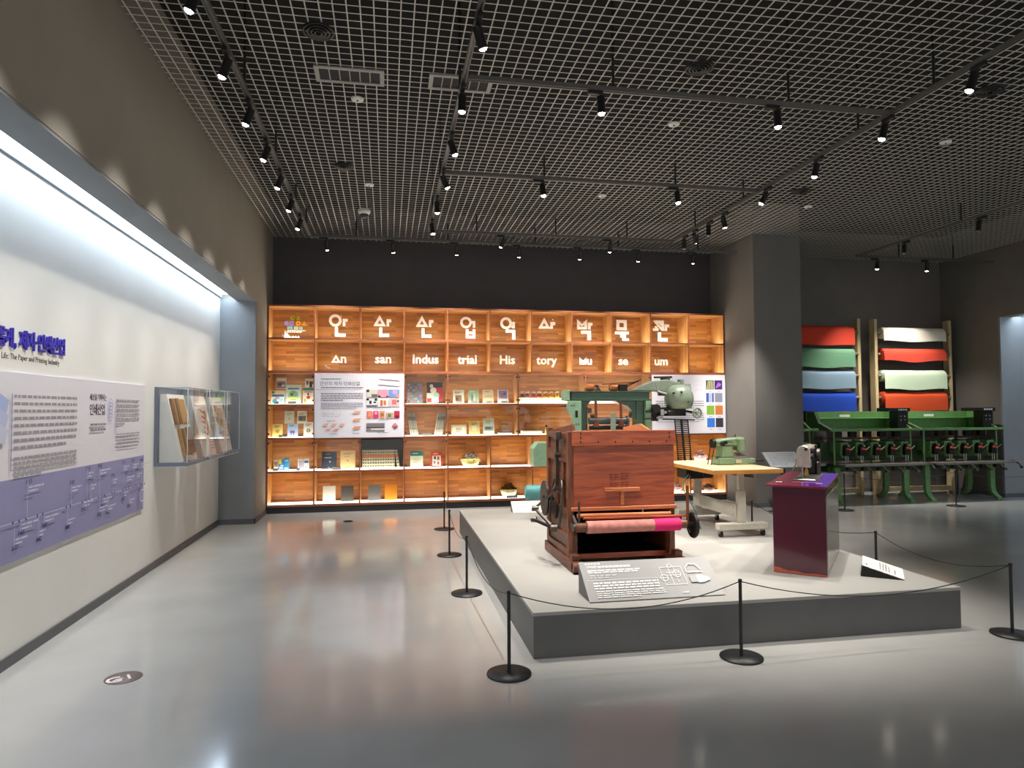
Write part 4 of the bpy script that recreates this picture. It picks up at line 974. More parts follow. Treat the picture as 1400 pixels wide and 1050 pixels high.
# ------------------------------------------------------------------ rope barrier
HS = .478
def stanchion(label, x, y, h=HS):
    t = thing('barrier_post', label, 'barrier post', (x, y, 0), 'black rope barrier posts')
    part('base_plate', M_black, t, lambda b: b.lathe([(0, .0005), (.13, .0005), (.132, .004), (.13, .011), (.02, .014), (0, .014)], (x, y, 0), 32))
    part('post', M_black, t, lambda b: b.cyl((x, y, .0142), (x, y, h), .0105, n=12))
    part('cap', M_iron, t, lambda b: b.lathe([(.0125, h - .012), (.0125, h + .002), (.009, h + .006), (0, h + .006)], (x, y, 0), 12))
ST = [(.72, 8.83), (.645, 7.25), (.655, 5.72), (.70, 3.95), (2.163, 3.93), (4.178, 3.96), (4.15, 5.22), (4.12, 7.19)]
SL = ['left of the platform, farthest back', 'left of the platform, third from the front', 'left of the platform, second from the front', 'at the front left corner of the platform', 'before the middle of the platform front', 'at the front right corner of the platform', 'right of the platform behind the small white sign', 'right of the platform near the grey pier']
for (x, y), l in zip(ST, SL): stanchion('slim black barrier post ' + l, x, y)
def cord(label, a, b_, sag, ha=HS - .012, hb=HS - .012):
    pts = []
    for i in range(19):
        k = i / 18
        pts.append((a[0] + (b_[0] - a[0]) * k, a[1] + (b_[1] - a[1]) * k, ha + (hb - ha) * k - sag * 4 * k * (1 - k)))
    m = MB(); m.tube(pts, .0035, 6)
    m.build('barrier_rope', M_black, None, 0, ((a[0] + b_[0]) / 2, (a[1] + b_[1]) / 2, .3), label, 'rope', 'barrier ropes')
CL = ['between the two rear posts left of the platform', 'between the third and second left posts', 'between the second left post and the front left corner', 'across the left half of the platform front', 'across the right half of the platform front', 'from the front right corner back along the platform', 'along the right side of the platform to its rear']
for i in range(7):
    d = Vector((ST[i + 1][0] - ST[i][0], ST[i + 1][1] - ST[i][1]))
    n = d.normalized() * .0135
    cord('thin black sagging cord ' + CL[i], (ST[i][0] + n.x, ST[i][1] + n.y), (ST[i + 1][0] - n.x, ST[i + 1][1] - n.y), [.1, .1, .12, .125, .14, .1, .11][i])
S2 = [(6.78, 9.17), (8.75, 9.2), (10.75, 9.2)]
for i, (x, y) in enumerate(S2):
    stanchion('slim black barrier post before the embroidery machines, ' + ['left', 'middle', 'right'][i], x, y, .55)
for i in range(2):
    cord('thin black cord before the %s embroidery machine' % ['left', 'right'][i], (S2[i][0] + .0135, S2[i][1]), (S2[i + 1][0] - .0135, S2[i + 1][1]), .1, .53, .53)

# ------------------------------------------------------------------ signs on the platform
HP = .285
M_sign = mat('grey_sign_board', (150, 149, 148), .45, var=.02)
M_signd = mat('dark_sign_end', (84, 84, 86), .5)
t = thing('caption_sign', 'grey sloping caption sign before the wooden machine', 'sign', (1.77, 4.41, HP))
part('sign_body', M_signd, t, lambda b: b.prism([(4.285, HP + .0006), (4.55, HP + .0006), (4.55, HP + .193)], 'x', 1.297, 2.24))
d = Vector((0, .265, .195)); Ls = d.length; d.normalize()
MS = Matrix(((1, 0, 0, 1.294), (0, d.y, -d.z, 4.281), (0, d.z, d.y, HP + .003), (0, 0, 0, 1)))
part('sign_face', M_sign, t, lambda b: b.box(0, .949, 0, Ls + .004, .0, .006), M=MS)
pr = Print(MS @ Matrix.Translation((0, 0, .0064)))
WH = (236, 234, 230)
pr.lines(.04, .15, .318, .011, .02, 1, WH, 1, (.012, .02), .006)
pr.lines(.13, .36, .292, .017, .02, 1, WH, 1, (.014, .03), .005)
pr.lines(.045, .42, .258, .01, .017, 2, WH, .95, (.03, .07), .008)
pr.lines(.05, .24, .212, .007, .018, 2, (205, 204, 202), .7, (.01, .04), .012)
pr.rect(.02, .168, .52, .1705, WH)
pr.lines(.06, .52, .15, .012, .022, 3, WH, 1, (.02, .05), .009)
pr.lines(.06, .54, .08, .008, .016, 4, (222, 220, 218), .62, (.03, .08), .007)
pr.rect(.66, .03, .7, .036, WH)
for a, b_, c, e in ((.56, .1, .72, .103), (.56, .25, .72, .253), (.56, .1, .563, .25), (.717, .1, .72, .25), (.58, .18, .7, .183), (.62, .1, .623, .27), (.66, .12, .663, .26), (.53, .16, .6, .163), (.6, .2, .69, .203)): pr.rect(a, b_, c, e, WH)
pr.ring((.57, .16), .024, .028, WH, 14); pr.ring((.67, .19), .026, .03, WH, 14); pr.ring((.64, .26), .014, .017, WH, 12)
pr.poly([(.74, .2), (.745, .24), (.78, .275), (.83, .27), (.86, .22), (.854, .217), (.825, .262), (.782, .267), (.75, .237), (.746, .2)], WH); pr.rect(.75, .195, .86, .203, WH)
pr.rect(.75, .11, .8, .165, (178, 177, 176)); pr.rect(.8, .105, .84, .17, (216, 214, 212)); pr.poly([(.84, .105), (.84, .17), (.89, .15), (.895, .125)], (200, 198, 196))
pr.build('sign_print', t)
text('sign_title', '모직승통기', .026, flat(WH), MS @ Matrix.Translation((.045, .275, .0075)), t, .0003, .0006, 'LEFT', .9, .75)
# small white folded sign at the right edge
A, B2, A2 = Vector((3.49, 4.56, 0)), Vector((3.712, 4.38, 0)), Vector((3.72, 4.85, 0))
off = A2 - A
t = thing('label_sign', 'small white folded label sign at the right edge of the platform', 'sign', (3.7, 4.6, HP))
z0 = HP + .001
part('sign_body', M_iron, t, lambda b: b.add([(A.x, A.y, z0), (B2.x, B2.y, z0), (A.x + .01, A.y - .008, HP + .078), (A.x + off.x, A.y + off.y, z0), (B2.x + off.x, B2.y + off.y, z0), (A.x + .01 + off.x, A.y - .008 + off.y, HP + .078)], [(0, 1, 2), (5, 4, 3), (0, 3, 4, 1), (1, 4, 5, 2), (2, 5, 3, 0)]))
n0 = Vector((A.x + .008, A.y - .006, HP + .082)); n1 = Vector((B2.x, B2.y, z0 + .004))
ex = off.normalized(); ey = (n0 - n1).normalized(); ez = ex.cross(ey)
MW = Matrix(((ex.x, ey.x, ez.x, n1.x), (ex.y, ey.y, ez.y, n1.y), (ex.z, ey.z, ez.z, n1.z), (0, 0, 0, 1)))
wl, hl = off.length, (n0 - n1).length
part('sign_face', mat('white_card', (232, 226, 222), .6, var=.01), t, lambda b: b.box(0, wl, 0, hl, .0, .003), M=MW)
pr = Print(MW @ Matrix.Translation((0, 0, .0032)))
pr.lines(.06, .3, .165, .008, .02, 4, (150, 146, 150), .8, (.02, .05), .008); pr.lines(.06, .3, .065, .008, .02, 1, (150, 146, 150), .6, (.02, .05), .008); pr.rect(.06, .25, .1, .262, (90, 86, 90))
pr.build('sign_print', t)
# white label at the far left of the platform
t = thing('label_sign', 'white folded label sign at the rear left of the platform', 'sign', (1.72, 8.2, HP))
part('sign_body', M_iron, t, lambda b: b.prism([(8.12, HP + .001), (8.3, HP + .001), (8.28, HP + .12)], 'x', 1.5, 1.98))
part('sign_face', mat('white_card'), t, lambda b: b.add([(1.497, 8.116, HP + .001), (1.983, 8.116, HP + .001), (1.983, 8.276, HP + .123), (1.497, 8.276, HP + .123), (1.497, 8.112, HP + .005), (1.983, 8.112, HP + .005), (1.983, 8.272, HP + .127), (1.497, 8.272, HP + .127)], [(0, 3, 2, 1), (4, 5, 6, 7), (0, 1, 5, 4), (1, 2, 6, 5), (2, 3, 7, 6), (3, 0, 4, 7)]))

# ------------------------------------------------------------------ wooden machine
W1 = wood('red_brown_old_wood', (146, 60, 32), (182, 90, 50), 'x', 34, .4, .1)
W1z = wood('dark_brown_old_wood_upright', (84, 44, 28), (132, 76, 48), 'z', 40, .45)
W1y = wood('dark_brown_old_wood_side', (74, 40, 27), (120, 68, 44), 'y', 40, .45)
W2 = wood('orange_wood', (184, 102, 58), (212, 132, 80), 'x', 40, .4)
M_shadow = mat('shade_black_inside', (14, 10, 9), .95, spec=.1)  # near-black colour standing in for the shade inside the trough
x0, x1, yf, yb = 1.41, 2.31, 5.25, 5.97
t = thing('wooden_machine', 'old red-brown wooden textile machine with cloth roller and handwheel', 'machine', (1.86, 5.6, HP))
for s, xa, xb in ((0, 1.395, 1.475), (1, 2.245, 2.325)):
    part('base_runner', W1y, t, lambda b: (b.box(xa, xb, 5.06, 6.0, HP + .001, HP + .085), b.cyl((xa, 5.06, HP + .045), (xb, 5.06, HP + .045), .04, n=12), b.box(xa + .01, xb - .01, 5.1, 5.19, HP + .085, HP + .13)), .004)
for xa in (x0, x1 - .045):
    part('front_post', W1z, t, lambda b: b.box(xa, xa + .045, yf - .02, yf + .03, HP + .085, 1.37), .003)
    part('rear_post', W1z, t, lambda b: b.box(xa, xa + .05, yb - .06, yb, HP + .085, 1.385), .003)
part('top_band', W1, t, lambda b: b.box(x0 + .03, x1 + .004, yf - .045, yf - .021, 1.255, 1.375), .003, 'wide board along the top front')
fp = part('front_panel', W1, t, lambda b: b.box(x0 + .046, x1 - .002, yf - .021, yf + .002, .765, 1.25), .003, 'tall red-brown hinged front panel')
part('handle_bar', W2, fp, lambda b: b.box(1.71, 2.005, yf - .045, yf - .022, .885, .915), .003)
part('handle_post', W2, fp, lambda b: b.box(1.845, 1.875, yf - .036, yf - .022, .775, .884), .003)
part('bottom_moulding', W2, fp, lambda b: b.box(x0 + .02, x1 + .012, yf - .04, yf - .0215, .735, .766), .004)
pr = Print(plane_xz(0, yf - .0213, 0))
for (a, c, z_) in ((1.755, .075, 1.02), (1.85, .075, 1.025), (1.755, .075, .95), (1.85, .075, .955)):
    for k in range(3): pr.rect(a, z_ - .022 * k, a + c * (1 - .12 * k), z_ - .022 * k + .004, (104, 44, 26))
    pr.rect(a + .01, z_ - .045, a + .014, z_ + .004, (104, 44, 26)); pr.rect(a + .05, z_ - .045, a + .054, z_ + .004, (104, 44, 26))
pr.build('faded_stamp', fp)
def nails(b):
    for k in range(6): b.cyl((x0 + .1 + .145 * k, yf - .0455, 1.285), (x0 + .1 + .145 * k, yf - .05, 1.285), .006, n=8)
    for z in (1.32, 1.355):
        for x in (x0 + .1, x1 - .05): b.cyl((x, yf - .0455, z), (x, yf - .05, z), .006, n=8)
part('nail', M_iron, t, nails)
# left side: framed panels
part('side_panel', W1y, t, lambda b: b.box(x0 + .02, x0 + .032, yf + .03, yb - .06, HP + .09, 1.36), .0, 'dark panelled left side')
for z, hh in ((1.16, .09), (1.33, .05), (.72, .05), (.52, .05), (.4, .05)):
    part('side_rail', W1y, t, lambda b: b.box(x0 + .002, x0 + .0195, yf + .0305, yb - .0605, z - hh / 2, z + hh / 2), .002)
for y, z0_, z1_ in ((5.62, .75, 1.11), (5.42, .75, 1.11)):
    part('side_stile', W1z, t, lambda b: b.box(x0 + .004, x0 + .0195, y - .025, y + .025, z0_, z1_), .002)
part('side_panel', W1y, t, lambda b: b.box(x1 - .032, x1 - .02, yf + .03, yb - .06, HP + .09, 1.36))
part('rear_panel', W1, t, lambda b: b.box(x0 + .05, x1 - .05, yb - .03, yb - .01, .75, 1.3), .002)
part('top_side_board', W1y, t, lambda b: b.prism([(yf - .01, 1.36), (yf + .02, 1.43), (yb, 1.36), (yb, 1.33), (yf, 1.33)], 'x', x0 + .05, x0 + .07), .002)
part('top_side_board', W2, t, lambda b: b.prism([(yf + .0, 1.35), (yf + .3, 1.42), (yb, 1.38), (yb, 1.33), (yf, 1.33)], 'x', x1 - .17, x1 - .15), .002, 'orange sloping board inside the top')
part('top_cross_board', W1, t, lambda b: b.box(x0 + .07, x1 - .18, yb - .2, yb - .1, 1.3, 1.325), .002)
# lower trough, with an inner cover board added to keep light out
part('trough', [W1, M_shadow], t, lambda b: (b.box(x0 + .05, x1 - .03, yf + .03, yf + .05, .345, .385), setattr(b, 'm', 1), b.box(x0 + .05, x1 - .03, yf + .05, yb - .1, .35, .37), b.box(x0 + .05, x1 - .03, yb - .13, yb - .1, .37, .75), b.box(x0 + .046, x1 - .046, yf + .003, yb - .061, .75, .762)), label='open trough under the front panel, its inner shade painted black')
def cheek(xa):
    pts = [(yf - .01, .35), (yb - .2, .35), (yb - .2, .6), (yf + .08, .6)] + [(yf + .08 - .09 * math.sin(a), .51 + .09 * math.cos(a)) for a in [math.pi / 2 * k / 6 for k in range(7)]]
    part('trough_cheek', W1y, t, lambda b: b.prism(pts, 'x', xa, xa + .03), .002)
cheek(x0 + .0465); cheek(x1 - .04)
# cloth roller and rods
YR = 5.1
M_pink = mat('faded_pink_cloth', (196, 128, 118), .85, var=.18, scale=26, bump=.2, bscale=120)
M_mag = mat('magenta_cloth', (222, 20, 104), .7, var=.06, scale=60)
rl = part('cloth_roller', W1y, t, lambda b: b.cyl((1.43, YR, .628), (2.345, YR, .628), .036, n=20))
part('faded_cloth', M_pink, rl, lambda b: b.cyl((1.52, YR, .628), (2.07, YR, .628), .049, .047, n=24), label='faded pink cloth wound on the roller')
part('magenta_cloth', M_mag, rl, lambda b: b.cyl((2.0705, YR, .628), (2.29, YR, .628), .05, n=24), label='bright magenta cloth wound on the roller')
part('guide_rod', W2, t, lambda b: b.cyl((1.47, yf - .07, .705), (2.25, yf - .07, .70), .018, n=14), label='pale wooden guide rod')
part('guide_rod', W1, t, lambda b: b.cyl((1.5, YR + .015, .695), (2.36, YR + .015, .69), .0105, n=12))
part('roller_bracket', M_darksteel, t, lambda b: (b.beam((1.445, yf - .021, .70), (1.445, YR, .628), .02, .03), b.beam((1.425, yf - .021, .64), (1.425, YR, .61), .016, .02), b.beam((1.465, yf - .03, .66), (1.465, YR, .6), .014, .02), b.cyl((1.41, YR, .628), (1.48, YR, .628), .028, n=12)))
part('roller_bracket', M_darksteel, t, lambda b: b.beam((2.32, yf + .01, .66), (2.32, YR, .628), .02, .035))
part('pin_rod', M_darksteel, t, lambda b: b.cyl((1.462, YR, .63), (1.462, YR, .83), .009, n=10))
part('pin_rod', W1z, t, lambda b: b.cyl((2.362, YR, .62), (2.362, YR, .93), .012, n=10))
part('pin_rod', M_white, t, lambda b: b.cyl((2.08, yf + .1, .69), (2.08, yf + .1, .77), .007, n=8))
def wheel(b):
    c = (2.405, YR, .615); b.torus(c, (1, 0, .0), .088, .016, 28, 8)
    b.cyl((2.37, YR, .615), (2.43, YR, .615), .028, n=14)
    for k in range(3):
        a = math.pi * k / 3 + .3; v = Vector((0, math.cos(a), math.sin(a))) * .088
        b.beam(Vector(c) - v, Vector(c) + v, .018, .012, (1, 0, 0))
    b.cyl((2.401, YR, .615), (2.409, YR, .615), .08, n=28)
part('handwheel', M_iron, t, wheel, label='black iron handwheel')
# left-hand linkage
part('lift_rod', M_darksteel, t, lambda b: (b.beam((1.385, 5.47, 1.36), (1.385, 5.5, .9), .018, .024, (1, 0, 0)), b.box(1.365, 1.41, 5.43, 5.51, 1.3, 1.36), b.cyl((1.36, 5.48, 1.17), (1.42, 5.48, 1.17), .022, n=10)))
part('link_arm', M_darksteel, t, lambda b: (b.beam((1.37, 5.5, .87), (1.19, 5.45, .74), .03, .018, (1, 0, 0)), b.cyl((1.36, 5.5, .9), (1.42, 5.5, .87), .026, n=12)))
part('link_arm', M_darksteel, t, lambda b: (b.beam((1.19, 5.45, .735), (1.3, 5.28, .6), .024, .016, (1, 0, 0)), b.cyl((1.165, 5.46, .735), (1.215, 5.44, .735), .022, n=12)))
part('link_arm', M_darksteel, t, lambda b: (b.beam((1.2, 5.55, .63), (1.3, 5.28, .6), .02, .02, (1, 0, 0)), b.cyl((1.28, 5.285, .6), (1.33, 5.275, .6), .03, n=12), b.cyl((1.18, 5.56, .63), (1.22, 5.54, .63), .024, n=12)))
part('hook_rod', M_darksteel, t, lambda b: b.tube([(1.33, 5.27, .6), (1.345, 5.25, .64), (1.355, 5.25, .75), (1.37, 5.27, .9), (1.38, 5.3, .965), (1.39, 5.36, .975), (1.42, 5.38, .95)], .01, 8))
part('crank_disc', M_iron, t, lambda b: (b.cyl((1.385, 5.6, .7), (1.405, 5.6, .7), .075, n=20), b.cyl((1.33, 5.74, .78), (1.345, 5.74, .78), .15, n=26), b.cyl((1.33, 5.74, .78), (1.42, 5.74, .78), .025, n=12)))
part('hook_rod', M_darksteel, t, lambda b: b.tube([(1.35, 5.62, .62), (1.36, 5.6, .76), (1.37, 5.57, .9), (1.375, 5.54, .96), (1.4, 5.51, .95)], .009, 8))
# ------------------------------------------------------------------ green machine behind the wooden one
G1 = mat('dark_green_enamel', (52, 88, 66), .32, var=.1, scale=20, coat=.2)
G2 = mat('pale_green_enamel', (132, 168, 136), .35, var=.1, scale=18, coat=.2)
G3 = mat('grey_green_enamel', (138, 152, 134), .3, var=.08, scale=14, coat=.2)
YM = 7.7
t = thing('green_textile_machine', 'green cast-iron textile machine with motor head and hanging chains', 'machine', (2.5, YM, HP))
part('top_beam', G1, t, lambda b: (b.box(2.1, 3.06, YM - .1, YM + .1, 1.655, 1.745), b.box(2.08, 3.08, YM - .12, YM + .12, 1.745, 1.757), b.box(2.08, 3.08, YM - .115, YM + .115, 1.643, 1.655)), .003, 'long dark green top beam')
part('beam_end', G2, t, lambda b: b.box(2.03, 2.0795, YM - .11, YM + .11, 1.65, 1.77), .006)
part('left_frame', G2, t, lambda b: (b.prism([(2.05, 1.642), (2.21, 1.642), (2.21, HP + .05), (2.12, HP + .05), (2.12, 1.28), (2.09, 1.46), (2.03, 1.56)], 'y', YM - .13, YM - .1)), .004, 'pale green cast side frame')
part('frame_slot', M_iron, t, lambda b: (b.box(2.135, 2.165, YM - .1315, YM - .1302, 1.45, 1.53), b.cyl((2.09, YM - .132, 1.59), (2.09, YM - .1302, 1.59), .008, n=8), b.cyl((2.12, YM - .132, 1.59), (2.12, YM - .1302, 1.59), .008, n=8), b.box(2.14, 2.15, YM - .1315, YM - .1302, 1.36, 1.385), b.box(2.17, 2.18, YM - .1315, YM - .1302, 1.36, 1.385)))
part('left_column', G1, t, lambda b: (b.box(2.212, 2.3, YM - .07, YM + .07, HP + .04, 1.6425), b.prism([(2.212, 1.642), (2.34, 1.642), (2.3, 1.6), (2.212, 1.6)], 'y', YM - .09, YM - .0705)), .004)
arc = [(2.9 - .2 * math.cos(a), 1.44 + .2 * math.sin(a)) for a in [math.pi / 2 * k / 8 for k in range(9)]]
part('right_column', G1, t, lambda b: (b.box(2.9, 3.0, YM - .07, YM + .07, HP + .04, 1.6425), b.prism([(2.65, 1.6425), (2.9, 1.6425), (2.9, 1.44)] + [(2.9 - .06 * math.cos(a) , 1.44 + .02 * math.sin(a)) for a in (0,)] + [(2.86, 1.52), (2.8, 1.58), (2.7, 1.61)], 'y', YM - .06, YM + .06)), .003)
part('right_frame', G2, t, lambda b: (b.box(3.002, 3.07, YM - .12, YM + .12, HP + .04, 1.642),), .004)
part('machine_base', G1, t, lambda b: (b.box(2.05, 3.1, YM - .3, YM + .3, HP + .001, HP + .04), b.box(2.1, 2.3, YM - .28, YM + .28, HP + .04, HP + .1), b.box(2.88, 3.06, YM - .28, YM + .28, HP + .04, HP + .1)), .004)
part('machine_bed', G1, t, lambda b: (b.box(2.3, 2.9, YM - .1, YM + .1, .9, 1.1)), .004)
part('roller', mat('dark_grey_roller', (84, 88, 90), .4, .3), t, lambda b: (b.cyl((2.3005, YM - .12, 1.41), (2.76, YM - .12, 1.41), .042, n=18), b.cyl((2.76, YM - .12, 1.4), (2.775, YM - .12, 1.4), .07, n=18)))
part('roller_shaft', M_iron, t, lambda b: b.cyl((2.3005, YM - .14, 1.33), (2.76, YM - .14, 1.33), .025, n=12))
part('thread_post', G3, t, lambda b: b.box(2.545, 2.6, YM - .2, YM - .17, 1.1, 1.5), .002)
for x in (2.375, 2.68):
    part('tension_rod', mat('red_brown_rod', (110, 56, 44), .5), t, lambda b: (b.beam((x, YM - .15, 1.64), (x + .005, YM - .15, 1.36), .03, .01, (0, 1, 0)), b.box(x - .025, x + .03, YM - .17, YM - .13, 1.34, 1.42)))
part('side_bracket', M_darksteel, t, lambda b: (b.box(2.3005, 2.34, YM - .11, YM - .08, 1.5, 1.56), b.cyl((2.32, YM - .13, 1.47), (2.36, YM - .13, 1.47), .02, n=10), b.box(3.0, 3.08, YM - .15, YM - .1205, 1.5, 1.53), b.box(2.98, 3.06, YM - .15, YM - .1205, 1.42, 1.44)))
part('start_lever', M_iron, t, lambda b: b.cyl((2.03, YM - .1, 1.585), (1.92, YM - .16, 1.585), .01, .004, 8))
for x in (2.36, 2.66):
    sp = part('spool_cradle', M_darksteel, t, lambda b: (b.prism([(x + .04, 1.758), (x + .12, 1.758), (x + .08, 1.82)], 'y', YM - .05, YM - .03), b.cyl((x - .06, YM, 1.82), (x + .1, YM, 1.82), .012, n=8)))
    part('wooden_spool', W2, sp, lambda b: b.lathe([(0, -.055), (.035, -.055), (.042, -.03), (.042, .03), (.035, .055), (0, .055)], (x - .01, YM, 1.802), 16, (1, 0, 0)), label='orange-brown wooden spool')
part('thread_arm', M_iron, t, lambda b: (b.beam((2.5, YM - .02, 1.84), (2.95, YM - .02, 1.87), .01, .008), b.beam((2.68, YM - .04, 1.80), (2.95, YM - .04, 1.885), .014, .012), b.beam((2.75, YM + .02, 1.78), (3.0, YM + .02, 1.9), .012, .012), b.box(2.7, 2.8, YM - .06, YM - .0205, 1.76, 1.84)), .001)
part('gear_arm', G3, t, lambda b: (b.prism([(2.82, 1.7575), (3.15, 1.7575), (3.45, 1.72), (3.47, 1.86), (3.3, 1.9), (3.1, 1.88)], 'y', YM - .08, YM + .08),), .012, 'tapering grey-green gear arm')
part('motor_head', G3, t, lambda b: (b.lathe([(0, .15), (.075, .14), (.13, .105), (.165, .045), (.174, -.02), (.168, -.075), (.145, -.125), (0, -.125)], (3.42, YM - .12, 1.685), 24), b.cyl((3.42, YM - .12, 1.56), (3.42, YM - .12, 1.545), .13, .11, n=20), b.cyl((3.5, YM, 1.84), (3.5, YM, 1.9), .04, n=14), b.cyl((3.56, YM - .05, 1.78), (3.6, YM - .05, 1.78), .03, n=12)), label='rounded grey-green motor head')
part('motor_detail', M_iron, t, lambda b: (b.box(3.4, 3.47, YM - .285, YM - .24, 1.615, 1.64), b.cyl((3.3, YM - .26, 1.73), (3.3, YM - .22, 1.73), .012, n=8), b.cyl((3.38, YM - .3, 1.74), (3.38, YM - .26, 1.74), .01, n=8), b.box(3.28, 3.4, YM + .0805, YM + .1, 1.86, 1.92), b.cyl((3.15, YM - .02, 1.925), (3.38, YM - .02, 1.93), .012, n=8)))
part('gear_train', M_iron, t, lambda b: (b.box(3.0705, 3.16, YM - .12, YM, 1.4, 1.6), b.box(3.15, 3.5, YM - .14, YM - .04, 1.46, 1.565), b.cyl((3.13, YM - .2, 1.73), (3.22, YM - .2, 1.73), .03, n=12), b.cyl((3.1, YM - .22, 1.55), (3.1, YM - .15, 1.55), .05, n=16), b.cyl((3.24, YM - .2, 1.5), (3.32, YM - .2, 1.5), .035, n=12)), .004)
part('steel_fitting', M_steel, t, lambda b: (b.box(3.16, 3.2, YM - .19, YM - .141, 1.47, 1.54), b.box(3.2, 3.26, YM - .2, YM - .141, 1.49, 1.52), b.cyl((3.1, YM - .24, 1.75), (3.22, YM - .24, 1.72), .012, n=8), b.beam((3.1, YM - .2, 1.85), (3.13, YM - .2, 1.7), .012, .012), b.cyl((3.12, YM - .16, 1.44), (3.2, YM - .16, 1.44), .014, n=8)))
def hw(b):
    c = (3.565, YM - .3, 1.495); b.torus(c, (.15, -1, 0), .055, .012, 22, 8); b.cyl((3.565, YM - .28, 1.495), (3.565, YM - .33, 1.495), .018, n=10)
    for k in range(3):
        a = math.pi * k / 3; v = Vector((math.cos(a), 0, math.sin(a))) * .055; b.beam(Vector(c) - v, Vector(c) + v, .012, .01, (0, 1, 0))
part('small_handwheel', G3, t, hw); part('wheel_shaft', M_iron, t, lambda b: b.cyl((3.565, YM - .28, 1.495), (3.5, YM - .1, 1.52), .014, n=8))
part('chain_bar', M_iron, t, lambda b: b.beam((3.2, YM - .15, 1.425), (3.6, YM - .15, 1.412), .03, .016), .002)
for xa in (3.35, 3.44):
    ch = part('hanging_chain', M_iron, t, lambda b: [b.beam((xa + o, YM - .15, 1.418), (xa + o + .03, YM - .17, .93), .012, .008, (0, 1, 0)) for o in (0, .075)], label='black ladder chain')
    for k in range(21):
        z = 1.4 - .0225 * k; o = .03 * k / 21
        part('chain_rung', M_iron, ch, lambda b: b.box(xa + o - .003, xa + o + .078, YM - .16 - .02 * k / 21, YM - .15 - .02 * k / 21, z - .006, z + .006))
part('thread_box', G2, t, lambda b: b.prism([(1.64, .89), (1.82, .89), (1.82, 1.17), (1.7, 1.17), (1.64, 1.1)], 'y', YM - .12, YM + .1), .006, 'pale green side box')
part('box_arm', G1, t, lambda b: (b.beam((1.82, YM, 1.0), (2.13, YM - .05, 1.0), .05, .05), b.beam((1.7, YM, .6), (2.13, YM, .6), .06, .06)), .003)
part('side_motor', mat('teal_enamel', (84, 150, 150), .4, var=.06), t, lambda b: (b.cyl((1.56, YM - .06, .592), (1.82, YM - .06, .592), .085, n=22), b.cyl((1.55, YM - .06, .592), (1.5605, YM - .06, .592), .06, n=18)), label='teal drum-shaped motor')

# ------------------------------------------------------------------ sewing table
M_lam = mat('cream_table_laminate', (226, 206, 168), .35, var=.03)
M_orange = wood('orange_plywood_edge', (196, 128, 58), (222, 154, 76), 'x', 30)
M_stand = mat('cream_metal_stand', (190, 186, 172), .45, var=.06, scale=20)
M_sewg = mat('sage_green_enamel', (132, 160, 124), .28, var=.04, coat=.25)
TZ = .95
t = thing('sewing_table', 'cream-topped sewing table with orange edge on castors', 'table', (3.46, 6.7, HP))
part('table_top', M_orange, t, lambda b: b.box(3.09, 3.83, 6.08, 7.32, TZ - .042, TZ - .004), .002, 'table board with orange edge')
part('table_surface', M_lam, t, lambda b: b.box(3.09, 3.83, 6.08, 7.32, TZ - .0038, TZ), .0)
for y in (6.2, 7.15):
    part('column', M_stand, t, lambda b: (b.box(3.395, 3.475, y - .03, y + .03, .42, .735), b.box(3.405, 3.465, y - .022, y + .022, .735, TZ - .0425), b.cyl((3.435, y - .036, .7), (3.435, y - .0302, .7), .012, n=10)), .004)
    part('foot_bar', M_stand, t, lambda b: b.box(3.18, 3.70, y - .045, y + .045, .355, .42), .006)
    for x in (3.215, 3.665):
        w = part('castor', M_steel, t, lambda b: (b.box(x - .014, x + .014, y - .02, y + .02, .325, .354), b.cyl((x - .02, y, .318), (x + .02, y, .318), .008, n=8)))
        part('castor_wheel', M_iron, w, lambda b: (b.cyl((x - .012, y, HP + .033), (x + .012, y, HP + .033), .032, n=16)))
part('cross_beam', M_stand, t, lambda b: (b.box(3.38, 3.3945, 6.2, 7.15, .47, .6), b.cyl((3.372, 6.25, .57), (3.38, 6.25, .57), .01, n=8), b.cyl((3.372, 6.25, .49), (3.38, 6.25, .49), .01, n=8), b.cyl((3.372, 7.1, .57), (3.38, 7.1, .57), .01, n=8)), .002)
part('motor', M_iron, t, lambda b: (b.box(3.12, 3.32, 6.75, 7.0, .8, .905), b.cyl((3.32, 6.87, .85), (3.46, 6.87, .85), .06, n=16)), .01, 'black motor under the table')
part('pedal_lever', M_darksteel, t, lambda b: (b.beam((3.5, 6.5, .87), (3.72, 6.45, .84), .02, .02), b.box(3.6, 3.7, 6.42, 6.48, .86, .907)))
part('cable', mat('teal_cable', (70, 130, 128), .5), t, lambda b: b.tube([(3.14, 6.74, .85), (3.06, 6.7, .78), (3.05, 6.68, .7), (3.1, 6.66, .6), (3.16, 6.64, .48), (3.2, 6.6, HP + .01)], .006, 6))
part('cable', mat('pale_cable', (160, 160, 150), .5), t, lambda b: b.tube([(3.16, 6.74, .83), (3.1, 6.72, .76), (3.12, 6.7, .66), (3.2, 6.68, .6), (3.28, 6.7, .8)], .005, 6))

